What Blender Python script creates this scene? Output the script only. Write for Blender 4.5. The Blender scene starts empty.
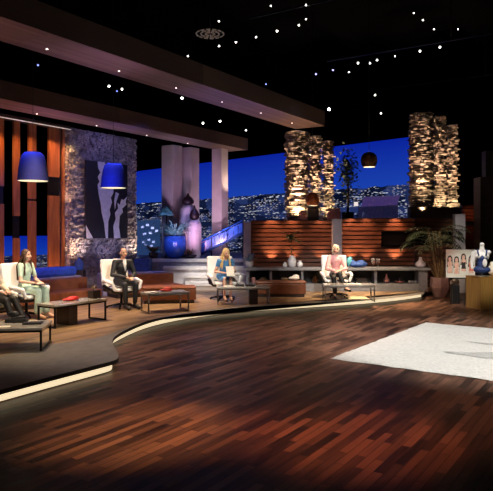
import bpy, bmesh, math, random
from mathutils import Vector, Matrix
R = random.Random(7)
sc = bpy.context.scene
COL = sc.collection
F = 600.0; CX = 246.5; HZ = 231.0; EYE = 1.95; PZ = 0.17
U = Vector((0.545, 0.839, 0)).normalized(); V = Vector((0.839, -0.545, 0)).normalized()
UA = math.atan2(U.y, U.x)

def W(px, py, D): return Vector(((px-CX)/F*D, D, EYE-(py-HZ)/F*D))
def G(px, py, z=PZ):
    D = F*(EYE-z)/(py-HZ); return Vector(((px-CX)/F*D, D, z))
def X(px, D): return (px-CX)/F*D
def Z(py, D): return EYE-(py-HZ)/F*D

# ------------------------------------------------------------------ materials
MATS = {}
def mat(name, col, rough=0.6, metal=0.0, var=0.25, scale=12.0, bump=0.0, emis=None, estr=0.0, sheen=0.0, trans=0.0, coat=0.0):
    if name in MATS: return MATS[name]
    m = bpy.data.materials.new(name); m.use_nodes = True; MATS[name] = m
    nt = m.node_tree; b = nt.nodes['Principled BSDF']
    tc = nt.nodes.new('ShaderNodeTexCoord'); n = nt.nodes.new('ShaderNodeTexNoise')
    n.inputs['Scale'].default_value = scale; n.inputs['Detail'].default_value = 4
    nt.links.new(tc.outputs['Object'], n.inputs['Vector'])
    r = nt.nodes.new('ShaderNodeValToRGB'); nt.links.new(n.outputs['Fac'], r.inputs['Fac'])
    e = r.color_ramp.elements; e[0].position = .3; e[1].position = .7
    e[0].color = (*[c*(1-var) for c in col], 1); e[1].color = (*[min(1, c*(1+var)) for c in col], 1)
    nt.links.new(r.outputs['Color'], b.inputs['Base Color'])
    b.inputs['Roughness'].default_value = rough; b.inputs['Metallic'].default_value = metal
    if sheen: b.inputs['Sheen Weight'].default_value = sheen
    if coat: b.inputs['Coat Weight'].default_value = coat
    if trans: b.inputs['Transmission Weight'].default_value = trans
    if bump:
        bp = nt.nodes.new('ShaderNodeBump'); bp.inputs['Strength'].default_value = bump; bp.inputs['Distance'].default_value = .02
        nt.links.new(n.outputs['Fac'], bp.inputs['Height']); nt.links.new(bp.outputs['Normal'], b.inputs['Normal'])
    if emis:
        b.inputs['Emission Color'].default_value = (*emis, 1); b.inputs['Emission Strength'].default_value = estr
    return m

def wood(name, c1, c2, rough=0.4, rot=0.0, row=0.11, brick=1.3, grain=(2.0, 30.0, 30.0), planks=True, bump=.15, spec=.5, pk=.55):
    m = bpy.data.materials.new(name); m.use_nodes = True; nt = m.node_tree; b = nt.nodes['Principled BSDF']; N = nt.nodes.new; L = nt.links.new
    tc = N('ShaderNodeTexCoord'); mp = N('ShaderNodeMapping'); mp.vector_type = 'TEXTURE'; mp.inputs['Rotation'].default_value = (0, 0, rot)
    L(tc.outputs['Object'], mp.inputs['Vector'])
    mg = N('ShaderNodeMapping'); mg.inputs['Scale'].default_value = grain; L(mp.outputs['Vector'], mg.inputs['Vector'])
    ns = N('ShaderNodeTexNoise'); ns.inputs['Scale'].default_value = 1.0; ns.inputs['Detail'].default_value = 6; ns.inputs['Distortion'].default_value = .4
    L(mg.outputs['Vector'], ns.inputs['Vector'])
    rp = N('ShaderNodeValToRGB'); rp.color_ramp.elements[0].color = (*c1, 1); rp.color_ramp.elements[1].color = (*c2, 1)
    rp.color_ramp.elements[0].position = .25; rp.color_ramp.elements[1].position = .75
    if planks:
        br = N('ShaderNodeTexBrick'); br.offset = .37; br.inputs['Scale'].default_value = 1.0; br.inputs['Brick Width'].default_value = brick
        br.inputs['Row Height'].default_value = row; br.inputs['Mortar Size'].default_value = .0035; br.inputs['Color1'].default_value = (0, 0, 0, 1); br.inputs['Color2'].default_value = (1, 1, 1, 1)
        br.inputs['Mortar'].default_value = (.0, .0, .0, 1); br.inputs['Bias'].default_value = 0.0
        L(mp.outputs['Vector'], br.inputs['Vector'])
        mx = N('ShaderNodeMix'); mx.inputs['Factor'].default_value = pk
        L(ns.outputs['Fac'], mx.inputs['A']); L(br.outputs['Color'], mx.inputs['B'])
        L(mx.outputs['Result'], rp.inputs['Fac'])
        bn = N('ShaderNodeTexNoise'); bn.inputs['Scale'].default_value = .45; L(mp.outputs['Vector'], bn.inputs['Vector'])
        h = N('ShaderNodeHueSaturation'); mr = N('ShaderNodeMapRange'); mr.inputs['To Min'].default_value = .55; mr.inputs['To Max'].default_value = 1.45
        L(bn.outputs['Fac'], mr.inputs['Value']); L(mr.outputs['Result'], h.inputs['Value']); L(rp.outputs['Color'], h.inputs['Color'])
        L(h.outputs['Color'], b.inputs['Base Color'])
        rr = N('ShaderNodeMapRange'); rr.inputs['To Min'].default_value = rough*.75; rr.inputs['To Max'].default_value = rough*1.3
        L(ns.outputs['Fac'], rr.inputs['Value']); L(rr.outputs['Result'], b.inputs['Roughness'])
    else:
        L(ns.outputs['Fac'], rp.inputs['Fac']); L(rp.outputs['Color'], b.inputs['Base Color']); b.inputs['Roughness'].default_value = rough
    b.inputs['Specular IOR Level'].default_value = spec
    bp = N('ShaderNodeBump'); bp.inputs['Strength'].default_value = bump; bp.inputs['Distance'].default_value = .01
    L(ns.outputs['Fac'], bp.inputs['Height']); L(bp.outputs['Normal'], b.inputs['Normal'])
    MATS[name] = m; return m

def emit(name, col, s):
    if name in MATS: return MATS[name]
    return mat(name, (.8, .8, .8), .5, emis=col, estr=s)

# ------------------------------------------------------------------ mesh helpers
def newbm(): return bmesh.new()
def setm(fs, mi):
    for f in fs: f.material_index = mi
def box(bm, c, s, rz=0.0, mi=0, M=None, taper=None):
    vs = []
    for dz in (-.5, .5):
        k = taper if (taper and dz > 0) else 1
        for dx, dy in ((-.5, -.5), (.5, -.5), (.5, .5), (-.5, .5)):
            p = Vector((dx*s[0]*k, dy*s[1]*k, dz*s[2]))
            if M is not None: p = M @ p
            else: p = Matrix.Rotation(rz, 3, 'Z') @ p
            vs.append(bm.verts.new(p+Vector(c)))
    fs = [bm.faces.new([vs[i] for i in q]) for q in ((3, 2, 1, 0), (4, 5, 6, 7), (0, 1, 5, 4), (1, 2, 6, 5), (2, 3, 7, 6), (3, 0, 4, 7))]
    setm(fs, mi); return vs
def prism(bm, poly, z0, z1, mi=0):
    a = [bm.verts.new((p[0], p[1], z0)) for p in poly]; b = [bm.verts.new((p[0], p[1], z1)) for p in poly]; n = len(poly)
    fs = [bm.faces.new(a[::-1]), bm.faces.new(b)]
    for i in range(n): fs.append(bm.faces.new((a[i], a[(i+1) % n], b[(i+1) % n], b[i])))
    setm(fs, mi); return fs
def quad(bm, pts, mi=0):
    f = bm.faces.new([bm.verts.new(p) for p in pts]); f.material_index = mi; return f
def tube(bm, pts, r, n=8, mi=0, r2=None):
    pts = [Vector(p) for p in pts]; rings = []
    for i, p in enumerate(pts):
        t = (pts[min(i+1, len(pts)-1)]-pts[max(i-1, 0)]).normalized()
        a = t.orthogonal().normalized(); 
        if rings: 
            a = (pa-t*pa.dot(t)).normalized()
        pa = a; b = t.cross(a); rr = r if r2 is None else r+(r2-r)*i/(len(pts)-1)
        rings.append([bm.verts.new(p+(a*math.cos(k*2*math.pi/n)+b*math.sin(k*2*math.pi/n))*rr) for k in range(n)])
    fs = []
    for A, B in zip(rings, rings[1:]):
        for k in range(n): fs.append(bm.faces.new((A[k], A[(k+1) % n], B[(k+1) % n], B[k])))
    fs.append(bm.faces.new(rings[0][::-1])); fs.append(bm.faces.new(rings[-1])); setm(fs, mi)
    for f in fs[:-2]: f.smooth = True
def lathe(bm, prof, c=(0, 0, 0), n=24, mi=0, smooth=True, closed=True):
    c = Vector(c); rings = []
    for r, z in prof: rings.append([bm.verts.new(c+Vector((r*math.cos(k*2*math.pi/n), r*math.sin(k*2*math.pi/n), z))) for k in range(n)])
    fs = []
    for A, B in zip(rings, rings[1:]):
        for k in range(n): fs.append(bm.faces.new((A[k], A[(k+1) % n], B[(k+1) % n], B[k])))
    for f in fs: f.smooth = smooth
    if closed:
        fs.append(bm.faces.new(rings[0][::-1])); fs.append(bm.faces.new(rings[-1]))
    setm(fs, mi)
def ell(bm, c, r, M=None, mi=0, sub=2):
    if not hasattr(r, '__len__'): r = (r, r, r)
    mm = Matrix.Translation(Vector(c)) @ (M.to_4x4() if M is not None else Matrix.Identity(4)) @ Matrix.Diagonal((*r, 1))
    o = bmesh.ops.create_icosphere(bm, subdivisions=sub, radius=1, matrix=mm)
    for v in o['verts']:
        for f in v.link_faces: f.material_index = mi; f.smooth = True
def caps(bm, p0, r0, p1, r1, mi=0, sub=2):
    p0, p1 = Vector(p0), Vector(p1); L = (p1-p0).length; n = max(1, int(L/(min(r0, r1)*.45)))
    for i in range(n+1):
        k = i/n; ell(bm, p0.lerp(p1, k), r0+(r1-r0)*k, None, mi, sub)
def obj(name, bm, mats, parent=None, bevel=0.0, smooth=False, loc=None):
    me = bpy.data.meshes.new(name); bmesh.ops.recalc_face_normals(bm, faces=bm.faces[:]); bm.to_mesh(me); bm.free()
    if not isinstance(mats, (list, tuple)): mats = [mats]
    for m in mats: me.materials.append(MATS[m] if isinstance(m, str) else m)
    if smooth:
        for p in me.polygons: p.use_smooth = True
    o = bpy.data.objects.new(name, me); COL.objects.link(o); o.parent = parent
    if loc is not None: o.location = loc
    if bevel:
        b = o.modifiers.new('bevel', 'BEVEL'); b.width = bevel; b.segments = 2; b.limit_method = 'ANGLE'
    return o
def remesh(name, bm, m, parent, voxel=.008, smooth=4, fac=.5):
    me = bpy.data.meshes.new('tmp'); bm.to_mesh(me); bm.free()
    t = bpy.data.objects.new('tmp', me); COL.objects.link(t)
    r = t.modifiers.new('r', 'REMESH'); r.mode = 'VOXEL'; r.voxel_size = voxel; r.use_smooth_shade = True
    s = t.modifiers.new('s', 'SMOOTH'); s.iterations = smooth; s.factor = fac
    dg = bpy.context.evaluated_depsgraph_get(); dg.update()
    nm = bpy.data.meshes.new_from_object(t.evaluated_get(dg)); nm.name = name
    bpy.data.objects.remove(t); bpy.data.meshes.remove(me)
    nm.materials.clear(); nm.materials.append(MATS[m] if isinstance(m, str) else m)
    for p in nm.polygons: p.use_smooth = True; p.material_index = 0
    o = bpy.data.objects.new(name, nm); COL.objects.link(o); o.parent = parent; return o
def tag(o, label, cat, group=None, kind='thing'):
    o['label'] = label; o['category'] = cat; o['kind'] = kind
    if group: o['group'] = group
    return o
def thing(name, label, cat, loc=(0, 0, 0), rz=0.0, group=None):
    o = bpy.data.objects.new(name, None); COL.objects.link(o); o.location = loc; o.rotation_euler = (0, 0, rz); o.empty_display_size = .1
    return tag(o, label, cat, group)
def struct(name, bm, m, parent=None, bevel=0):
    o = obj(name, bm, m, parent, bevel)
    if parent is None: o['kind'] = 'structure'
    return o
def dup(root, loc, rz, label):
    r = root.copy(); COL.objects.link(r); r.location = loc; r.rotation_euler = (0, 0, rz); r['label'] = label
    for ch in list(root.children):
        c = ch.copy(); COL.objects.link(c); c.parent = r
        for g in ch.children:
            d = g.copy(); COL.objects.link(d); d.parent = c
    return r
def look(o, tgt): o.rotation_euler = (Vector(tgt)-o.location).to_track_quat('-Z', 'Y').to_euler()
def spot(loc, tgt, e, col=(1, 1, 1), ang=30, blend=.6, r=.08, name='spot_lamp'):
    l = bpy.data.lights.new(name, 'SPOT'); l.energy = e; l.color = col; l.spot_size = math.radians(ang); l.spot_blend = blend; l.shadow_soft_size = r
    o = bpy.data.objects.new(name, l); COL.objects.link(o); o.location = loc; look(o, tgt); return o
def point(loc, e, col, r=.1):
    l = bpy.data.lights.new('point_lamp', 'POINT'); l.energy = e; l.color = col; l.shadow_soft_size = r
    o = bpy.data.objects.new('point_lamp', l); COL.objects.link(o); o.location = loc; return o
def area(loc, tgt, e, col, sx, sy):
    l = bpy.data.lights.new('area_lamp', 'AREA'); l.energy = e; l.color = col; l.shape = 'RECTANGLE'; l.size = sx; l.size_y = sy
    o = bpy.data.objects.new('area_lamp', l); COL.objects.link(o); o.location = loc; look(o, tgt); return o
WARM = (1, .62, .3); ORANGE = (1, .36, .1); BLUE = (.08, .14, 1); PURP = (.42, .3, 1)

# material library
wood('floor_wood', (.012, .005, .003), (.205, .10, .062), .42, UA, .085, .7, bump=.25, spec=.3, pk=.48, grain=(1.6, 26, 30))
wood('platform_wood', (.15, .09, .046), (.38, .24, .125), .38, UA, .12, 1.6)
wood('walnut', (.05, .017, .009), (.17, .06, .03), .42, 0, planks=False, grain=(3, 30, 30))
wood('copper_wood', (.11, .04, .016), (.33, .125, .045), .36, 0, planks=False, grain=(14, 14, 1.2))
wood('pedestal_wood', (.20, .10, .02), (.36, .2, .05), .5, 0, planks=False, grain=(20, 20, 1.2))
wood('dark_wood', (.014, .008, .006), (.05, .028, .02), .5, 0, planks=False, grain=(4, 20, 20))
wood('beam_wood', (.10, .062, .055), (.19, .125, .105), .55, UA, .09, 6.0, planks=True)
mat('grey_border', (.17, .155, .14), .5, var=.2, scale=9)
mat('edge_dark', (.035, .03, .027), .5)
mat('black_drape', (.002, .002, .0025), .9)
mat('ceiling_black', (.0018, .0018, .002), .9)
for k_ in ('black_drape', 'ceiling_black'): MATS[k_].node_tree.nodes['Principled BSDF'].inputs['Specular IOR Level'].default_value = 0
mat('black_metal', (.015, .015, .016), .35, .6)
mat('black_plastic', (.012, .012, .013), .4)
mat('steel', (.35, .33, .3), .3, .9, var=.1)
mat('white_leather', (.85, .84, .82), .45, var=.05, scale=5)
mat('white_steps', (.62, .58, .52), .45, var=.12, scale=4)
mat('terrace_stone', (.25, .24, .26), .5, var=.2)
mat('stone_warm', (.50, .40, .32), .85, var=.5, scale=5, bump=.5)
mat('stone_grey', (.34, .31, .31), .85, var=.45, scale=5, bump=.5)
mat('pillar_plaster', (.5, .45, .46), .7, var=.08, scale=3)
mat('brown_leather', (.2, .065, .026), .45, var=.25, scale=6)
mat('blue_cushion', (.03, .09, .5), .7, var=.2)
mat('ledge_grey', (.3, .27, .36), .45)
mat('counter_grey', (.2, .205, .22), .4, var=.15)
mat('glass_top', (.48, .45, .41), .15, var=.08, coat=.5)
mat('felt_blue', (.009, .014, .17), .85, var=.1)
mat('lamp_inside', (.8, .78, .7), .6, emis=(1, .85, .6), estr=.5)
mat('copper', (.5, .2, .09), .35, .8)
mat('bronze', (.12, .06, .03), .35, .7)
mat('pot_blue', (.02, .08, .45), .25, var=.3)
mat('urn_white', (.72, .62, .66), .4, var=.06)
mat('finial_dark', (.022, .01, .014), .4)
mat('leaf_dark', (.055, .07, .035), .5, var=.5, scale=6)
mat('leaf_blue', (.22, .32, .42), .5, var=.3)
mat('leaf_teal', (.16, .34, .33), .5, var=.4)
mat('leaf_dry', (.2, .13, .06), .6, var=.5)
mat('pot_brown', (.36, .24, .21), .45, var=.2)
mat('ceramic_white', (.78, .76, .74), .35, var=.06)
mat('ceramic_pink', (.55, .25, .22), .4)
mat('red_cloth', (.55, .02, .015), .6)
mat('navy_cloth', (.03, .08, .28), .7, var=.3)
mat('aqua_cloth', (.12, .45, .5), .6)
mat('cushion_pink', (.5, .2, .2), .75)
mat('paper', (.8, .76, .66), .7, var=.05)
mat('beige_paper', (.62, .5, .32), .7, var=.05)
mat('fur_rug', (.62, .6, .56), .95, var=.14, scale=22, bump=.8, sheen=.3)
mat('fur_shadow', (.38, .37, .35), .95, var=.2, scale=22, bump=.8)  # darkened rug colour for the shadows painted on it
mat('glass', (.9, .9, .9), .05, trans=.9, var=.0)
mat('rail_blue', (.03, .1, .5), .2, var=.35, scale=4, emis=(.01, .05, .4), estr=.12)  # weak emission stands in for blue light falling on the railing
emit('led', (1, .80, .50), .95); emit('spot_lens', (1, .95, .88), 14.0); emit('spot_lens_blue', (.25, .3, 1), 2.2); emit('down_lens', (1, .86, .74), 9.0)
mat('art_black', (.008, .008, .016), .6); mat('art_white', (.62, .62, .68), .6, var=.12, scale=9)
for k, c in dict(skin=(.62, .36, .25), skin_pale=(.7, .43, .32), hair_brown=(.06, .026, .012), hair_blonde=(.72, .5, .22), hair_pale=(.72, .58, .38), hair_grey=(.25, .22, .2),
                 suit=(.012, .013, .017), shirt_white=(.85, .85, .86), mint=(.5, .68, .56), dress_blue=(.07, .25, .52), pink=(.78, .38, .38), black_cloth=(.012, .011, .012), cream=(.78, .72, .6),
                 denim=(.02, .045, .16), lips=(.5, .12, .1), eye=(.02, .015, .012), sole=(.01, .01, .01), heel=(.5, .3, .2)).items():
    mat(k, c, .6 if 'skin' not in k else .5, var=.12, scale=14)

# ------------------------------------------------------------------ camera / world
cam = bpy.data.cameras.new('camera'); co = bpy.data.objects.new('camera', cam); COL.objects.link(co)
co.location = (0, 0, EYE); co.rotation_euler = (math.pi/2, 0, 0); cam.sensor_width = 36; cam.lens = F/493*36; cam.shift_y = (HZ-245.5)/493; cam.clip_end = 200
sc.camera = co
w = bpy.data.worlds.new('world'); sc.world = w; w.use_nodes = True; w.node_tree.nodes['Background'].inputs[0].default_value = (.25, .3, .6, 1); w.node_tree.nodes['Background'].inputs[1].default_value = .004
sc.view_settings.view_transform = 'Standard'; sc.view_settings.look = 'None'; sc.view_settings.exposure = 0

# ------------------------------------------------------------------ room shell
b = newbm(); quad(b, [(-16, -4, 0), (18, -4, 0), (18, 46, 0), (-16, 46, 0)]); struct('floor', b, 'floor_wood')
b = newbm(); box(b, (1, 21, 9.55), (34, 50, .1)); struct('ceiling', b, 'ceiling_black')
b = newbm(); box(b, (1, 45.9, 4.8), (34, .2, 9.5)); struct('wall_back', b, 'black_drape')
b = newbm(); box(b, (-15.9, 21, 4.8), (.2, 50, 9.5)); struct('wall_left', b, 'black_drape')
b = newbm(); box(b, (17.9, 21, 4.8), (.2, 50, 9.5)); struct('wall_right', b, 'black_drape')
b = newbm(); box(b, (1, -3.9, 4.8), (34, .2, 9.5)); struct('wall_front', b, 'black_drape')

# platform with curved front edge
edge_px = [(-60, 423), (0, 405), (60, 388), (100, 377), (114, 373), (119, 370), (118, 364), (114, 358), (112, 352), (114, 347), (120, 342.5), (134, 335), (150, 328.5), (170, 323.3), (190, 319.5), (215, 316), (240, 313.3), (270, 311), (300, 309), (330, 307), (360, 305), (385, 302.8), (405, 300.6), (424, 297.5)]
edge = [G(px, py, 0.0).to_2d() for px, py in edge_px]
def smooth_poly(P, it=2):
    for _ in range(it):
        Q = [P[0]]
        for a, c in zip(P, P[1:]): Q += [a*.75+c*.25, a*.25+c*.75]
        Q.append(P[-1]); P = Q
    return P
edge = smooth_poly(edge, 2)
def inward(P, d):
    out = []
    for i, p in enumerate(P):
        t = (P[min(i+1, len(P)-1)]-P[max(i-1, 0)]).normalized(); out.append(p+Vector((-t.y, t.x))*d)
    return out
back = [Vector((6.2, 18.9)), Vector((1.0, 26)), Vector((-4, 26)), Vector((-9, 14)), Vector((-6.5, 7))]
b = newbm(); prism(b, list(inward(edge, .12))+back, 0.0, PZ-.05); struct('stage_platform', b, 'edge_dark')
plat = bpy.data.objects['stage_platform']
b = newbm(); prism(b, list(inward(edge, .015))+back, PZ-.05, PZ-.004); struct('platform_top', b, 'platform_wood', plat)
# grey border strip over the wood, and dark nosing
b = newbm()
inner_px = [(-60, 372), (0, 356), (40, 346), (75, 341), (100, 337.5), (112, 333), (130, 326), (150, 320), (175, 315.5), (200, 312), (240, 307.5), (270, 305.5), (300, 303.8), (330, 302), (360, 300.5), (385, 298.5), (405, 296.8), (424, 294)]
inn = smooth_poly([G(px, py, PZ).to_2d() for px, py in inner_px], 2)
prism(b, list(edge)+inn[::-1], PZ-.004, PZ)
A = [b.verts.new((p.x, p.y, PZ)) for p in edge]
A0 = [b.verts.new((p.x, p.y, PZ-.055)) for p in edge]
for i in range(len(edge)-1):
    f = b.faces.new((A0[i], A0[i+1], A[i+1], A[i])); f.material_index = 1
struct('platform_border', b, ['grey_border', 'edge_dark'], plat)
b = newbm(); ei = inward(edge, .09)
for i in range(len(ei)-1): quad(b, [(*ei[i], .012), (*ei[i+1], .012), (*ei[i+1], PZ-.06), (*ei[i], PZ-.06)])
struct('light_strip', b, 'led', plat)

# rug
r0 = G(330, 359, 0); r1 = G(425.5, 323, 0); rl = (r1-r0)
rv = G(493, 378.3, 0)-r0; rv = rv-rl*(rv.dot(rl)/rl.dot(rl)); rv = rv.normalized()*5.2
b = newbm(); pts = [r0, r0+rv, r0+rv+rl, r1]
n = 40; grid = {}
for i in range(n+1):
    for j in range(n+1):
        p = r0+rl*(i/n)+rv*(j/n); e_ = .018 if (0 < i < n and 0 < j < n) else .006
        grid[i, j] = b.verts.new((p.x+R.uniform(-.01, .01), p.y+R.uniform(-.01, .01), e_+R.uniform(0, .008)))
for i in range(n):
    for j in range(n): b.faces.new((grid[i, j], grid[i, j+1], grid[i+1, j+1], grid[i+1, j])).smooth = True
rug = tag(obj('area_rug', b, 'fur_rug'), 'large off-white shaggy rug lying on the dark wooden floor', 'rug')
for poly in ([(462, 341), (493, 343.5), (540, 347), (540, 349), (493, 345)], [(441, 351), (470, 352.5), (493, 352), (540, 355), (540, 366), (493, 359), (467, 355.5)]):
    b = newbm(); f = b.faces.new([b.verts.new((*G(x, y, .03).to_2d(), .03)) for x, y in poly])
    obj('painted_shadow', b, 'fur_shadow', rug)  # cast shadow painted on the rug as a flat darker shape

# ------------------------------------------------------------------ overhead beams
def beam(name, pA, L, wdt, h, z, lights, t0=-3.0):
    # pA: front bottom corner of the free end ; beam runs back along -U
    b = newbm(); c = pA-U*(L/2-0)-V*(wdt/2); box(b, (c.x, c.y, z+h/2), (L, wdt, h), UA); o = struct(name, b, 'beam_wood')
    for k in lights:
        p = pA+U*k[0]-V*(wdt*k[1]); b = newbm(); lathe(b, [(.0005, -.004), (.017, -.004), (.017, .0), (.0005, .0)], (p.x, p.y, z), 12, closed=False); obj('downlight', b, 'down_lens', o)
    return o
BZ = 4.93
e1 = W(325, 126, F*(BZ-EYE)/(HZ-126)); e2 = W(248, 150, F*(BZ-EYE)/(HZ-150))
def bl(e, pts):
    out = []
    for px, py in pts:
        p = W(px, py, F*(BZ-EYE)/(HZ-py)); d = Vector((p.x-e.x, p.y-e.y, 0)); out.append((d.dot(U), max(.15, min(.85, -d.dot(V)/.95))))
    return out
beam('ceiling_beam', Vector((e1.x, e1.y, 0)), 17, .95, .42, BZ, bl(e1, [(47, 49), (119, 71), (176, 88), (222, 102), (261, 113), (292, 123)]))
beam('ceiling_beam', Vector((e2.x, e2.y, 0)), 17, .95, .42, BZ, bl(e2, [(30, 115), (93, 126), (141, 136), (181, 144)]))

# ------------------------------------------------------------------ backdrop screens
def city_mat(name, hz, sky_lo, sky_hi, gain=1.0):
    m = bpy.data.materials.new(name); m.use_nodes = True; nt = m.node_tree; N = nt.nodes.new; L = nt.links.new
    for x in list(nt.nodes): nt.nodes.remove(x)
    out = N('ShaderNodeOutputMaterial'); em = N('ShaderNodeEmission'); L(em.outputs[0], out.inputs[0]); em.inputs['Strength'].default_value = gain
    uv = N('ShaderNodeUVMap'); sep = N('ShaderNodeSeparateXYZ'); L(uv.outputs[0], sep.inputs[0])
    def math_(op, a, c=None, clamp=False):
        x = N('ShaderNodeMath'); x.operation = op; x.use_clamp = clamp
        for i, q in enumerate((a, c)):
            if q is None: continue
            if isinstance(q, (int, float)): x.inputs[i].default_value = q
            else: L(q, x.inputs[i])
        return x.outputs[0]
    def mixc(fac, a, c, typ='MIX'):
        x = N('ShaderNodeMix'); x.data_type = 'RGBA'; x.blend_type = typ
        for i, q in ((0, fac), (6, a), (7, c)):
            if isinstance(q, (int, float)): x.inputs[i].default_value = q
            elif isinstance(q, tuple): x.inputs[i].default_value = (*q, 1)
            else: L(q, x.inputs[i])
        return x.outputs[2]
    # uv.x metres, uv.y 0..1 up
    v = sep.outputs[1]
    k = math_('DIVIDE', math_('SUBTRACT', v, hz), 1-hz, True)
    sky = mixc(k, sky_lo, sky_hi)
    below = math_('DIVIDE', math_('SUBTRACT', hz, v), hz, True)     # 0 at horizon .. 1 bottom
    mp = N('ShaderNodeMapping'); L(uv.outputs[0], mp.inputs[0]); mp.inputs['Scale'].default_value = (1, 6, 1)
    def vor(scale, sx, sy, feat='F1', dist='EUCLIDEAN'):
        q = N('ShaderNodeMapping'); q.inputs['Scale'].default_value = (sx, sy, 1); L(mp.outputs[0], q.inputs[0])
        x = N('ShaderNodeTexVoronoi'); x.inputs['Scale'].default_value = scale; x.distance = dist; x.voronoi_dimensions = '2D'; L(q.outputs[0], x.inputs['Vector']); return x
    def noi(scale, sx, sy):
        q = N('ShaderNodeMapping'); q.inputs['Scale'].default_value = (sx, sy, 1); L(mp.outputs[0], q.inputs[0])
        x = N('ShaderNodeTexNoise'); x.inputs['Scale'].default_value = scale; x.inputs['Detail'].default_value = 3; L(q.outputs[0], x.inputs['Vector']); return x.outputs[0]
    blocks = vor(1.0, 1.6, 2.6, dist='CHEBYCHEV'); bs = N('ShaderNodeSeparateColor'); L(blocks.outputs['Color'], bs.inputs[0])
    bmix = mixc(math_('POWER', bs.outputs[0], 2.2), (.002, .004, .016), (.02, .035, .13))
    pts1 = vor(1.0, 6.0, 15.0); d1 = math_('LESS_THAN', pts1.outputs['Distance'], .30); c1 = N('ShaderNodeSeparateColor'); L(pts1.outputs['Color'], c1.inputs[0])
    m1 = math_('MULTIPLY', d1, math_('GREATER_THAN', noi(.8, 1, 2.4), .49))
    m1 = math_('MULTIPLY', m1, math_('POWER', c1.outputs[0], 1.5))
    l1 = mixc(c1.outputs[1], (.12, .2, .55), (.6, .5, .42))
    m2n = math_('GREATER_THAN', noi(1.0, .9, 7.0), .58)
    pts2 = vor(1.0, 5, 18.0); d2 = math_('LESS_THAN', pts2.outputs['Distance'], .36)
    m2 = math_('MULTIPLY', math_('MULTIPLY', m2n, d2), math_('SUBTRACT', 1.0, math_('MULTIPLY', below, 1.2), True))
    city = mixc(math_('MULTIPLY', m1, 1.0, True), bmix, l1)
    city = mixc(m2, city, (.52, .54, .66))
    isky = math_('GREATER_THAN', math_('ADD', v, math_('MULTIPLY', math_('SUBTRACT', noi(1.3, 1.2, .0), .5), .05)), hz)
    L(mixc(isky, city, sky), em.inputs['Color'])
    MATS[name] = m; return m
city_mat('city_screen', .655, (.010, .05, .40), (.003, .016, .32), 1.0)
city_mat('city_screen_low', .63, (.008, .05, .46), (.003, .02, .38), .8)
emit('print_roof', (.12, .07, .34), .35); emit('print_dark', (.008, .008, .03), 1.0); emit('print_window', (.5, .55, 1), 1.0); emit('print_warm', (1, .85, .8), .9)
def screen(name, P0, P1, z0, zt0, zt1, m, extra=None):
    b = newbm(); uvl = b.loops.layers.uv.new('UVMap'); L = (P1-P0).length; n = 12; vs = []
    for i in range(n+1):
        k = i/n; p = P0.lerp(P1, k); zt = zt0+(zt1-zt0)*k; vs.append((b.verts.new((p.x, p.y, z0)), b.verts.new((p.x, p.y, zt)), k*L))
    for a, c in zip(vs, vs[1:]):
        f = b.faces.new((a[0], c[0], c[1], a[1]))
        for lp, q in zip(f.loops, ((a[2], 0), (c[2], 0), (c[2], 1), (a[2], 1))): lp[uvl].uv = q
    mats = [m]
    if extra: mats += extra(b)
    o = obj(name, b, mats); o['kind'] = 'structure'; return o
SL = Vector((X(124, 34.5), 34.5, 0)); SR = Vector((X(418, 25.8), 25.8, 0))
def on_screen(px, py):
    k = (px-CX)/F; d = SR-SL; t = (SL.x-k*SL.y)/(k*d.y-d.x); D = SL.y+t*d.y-.03; return W(px, py, D)
def prints(b):
    S = lambda pts, mi: quad(b, [on_screen(*p) for p in pts], mi)
    S([(364, 197), (400, 195.5), (397, 205), (361, 207)], 1)       # purple roof
    S([(358, 207), (398, 205), (398, 218), (358, 219)], 2)
    for x in range(362, 392, 5): S([(x, 212), (x+3, 212), (x+3, 217), (x, 217)], 3)
    S([(386, 199), (390, 199), (390, 205), (386, 205)], 3); S([(354, 202), (358, 202), (358, 206), (354, 206)], 4)
    S([(137, 221), (160, 219), (160, 255), (137, 255)], 5)
    for x, y in ((141, 226), (146, 224), (151, 227), (155, 230), (143, 233), (149, 232), (142, 241), (147, 239), (152, 241), (144, 244), (150, 245)): S([(x, y), (x+3, y-.3), (x+3, y+2), (x, y+2)], 3)
    S([(196, 240), (206, 240), (206, 254), (196, 254)], 6)
    return ['print_roof', 'print_dark', 'print_window', 'print_warm', emit('print_block', (.02, .05, .15), .8), emit('print_rose', (.5, .16, .22), .4)]
screen('backdrop_screen', SL, SR, 0.05, Z(173, 34.5), Z(136, 25.8), 'city_screen', prints)
# left wall line
LP = Vector((-4.43, 18.2, 0)); NB = -V
def LT(px, off=0.0):
    P = LP+V*off; k = (px-CX)/F; return (k*P.y-P.x)/(U.x-k*U.y)
def LW(px, off=0.0): return LP+V*off+U*LT(px, off)
s0 = LW(-40, -2.0); s1 = LW(75, -2.0)
screen('backdrop_screen', s0, s1, .2, 1.80, 1.80, 'city_screen_low')

# ------------------------------------------------------------------ left window wall with copper slats
def ubox(bm, t0, t1, off0, off1, z0, z1, mi=0):
    c = LP+U*((t0+t1)/2)+V*((off0+off1)/2); box(bm, (c.x, c.y, (z0+z1)/2), (t1-t0, abs(off1-off0), z1-z0), UA, mi)
b = newbm(); ubox(b, -7.5, LT(67), -.2, .16, 4.84, BZ-.005); struct('trim_1', b, 'dark_wood')
b = newbm(); ubox(b, -7.5, LT(67), -.15, .2, PZ, .45); struct('trim_2', b, 'dark_wood')
b = newbm(); ubox(b, -7.5, LT(67), -2.5, -2.4, 1.8, 5); struct('wall_window_back', b, 'black_drape')
def ZL(px, py): return Z(py, LW(px).y)
sl = [(-6, 5, 186, 204), (13, 20.5, 216, 238), (28, 37, 199, 201), (48, 61, 177, 196), (61.8, 64.6, 300, 300)]
names = ['leftmost', 'narrow second', 'wide third', 'wide fourth', 'thin last']
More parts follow.
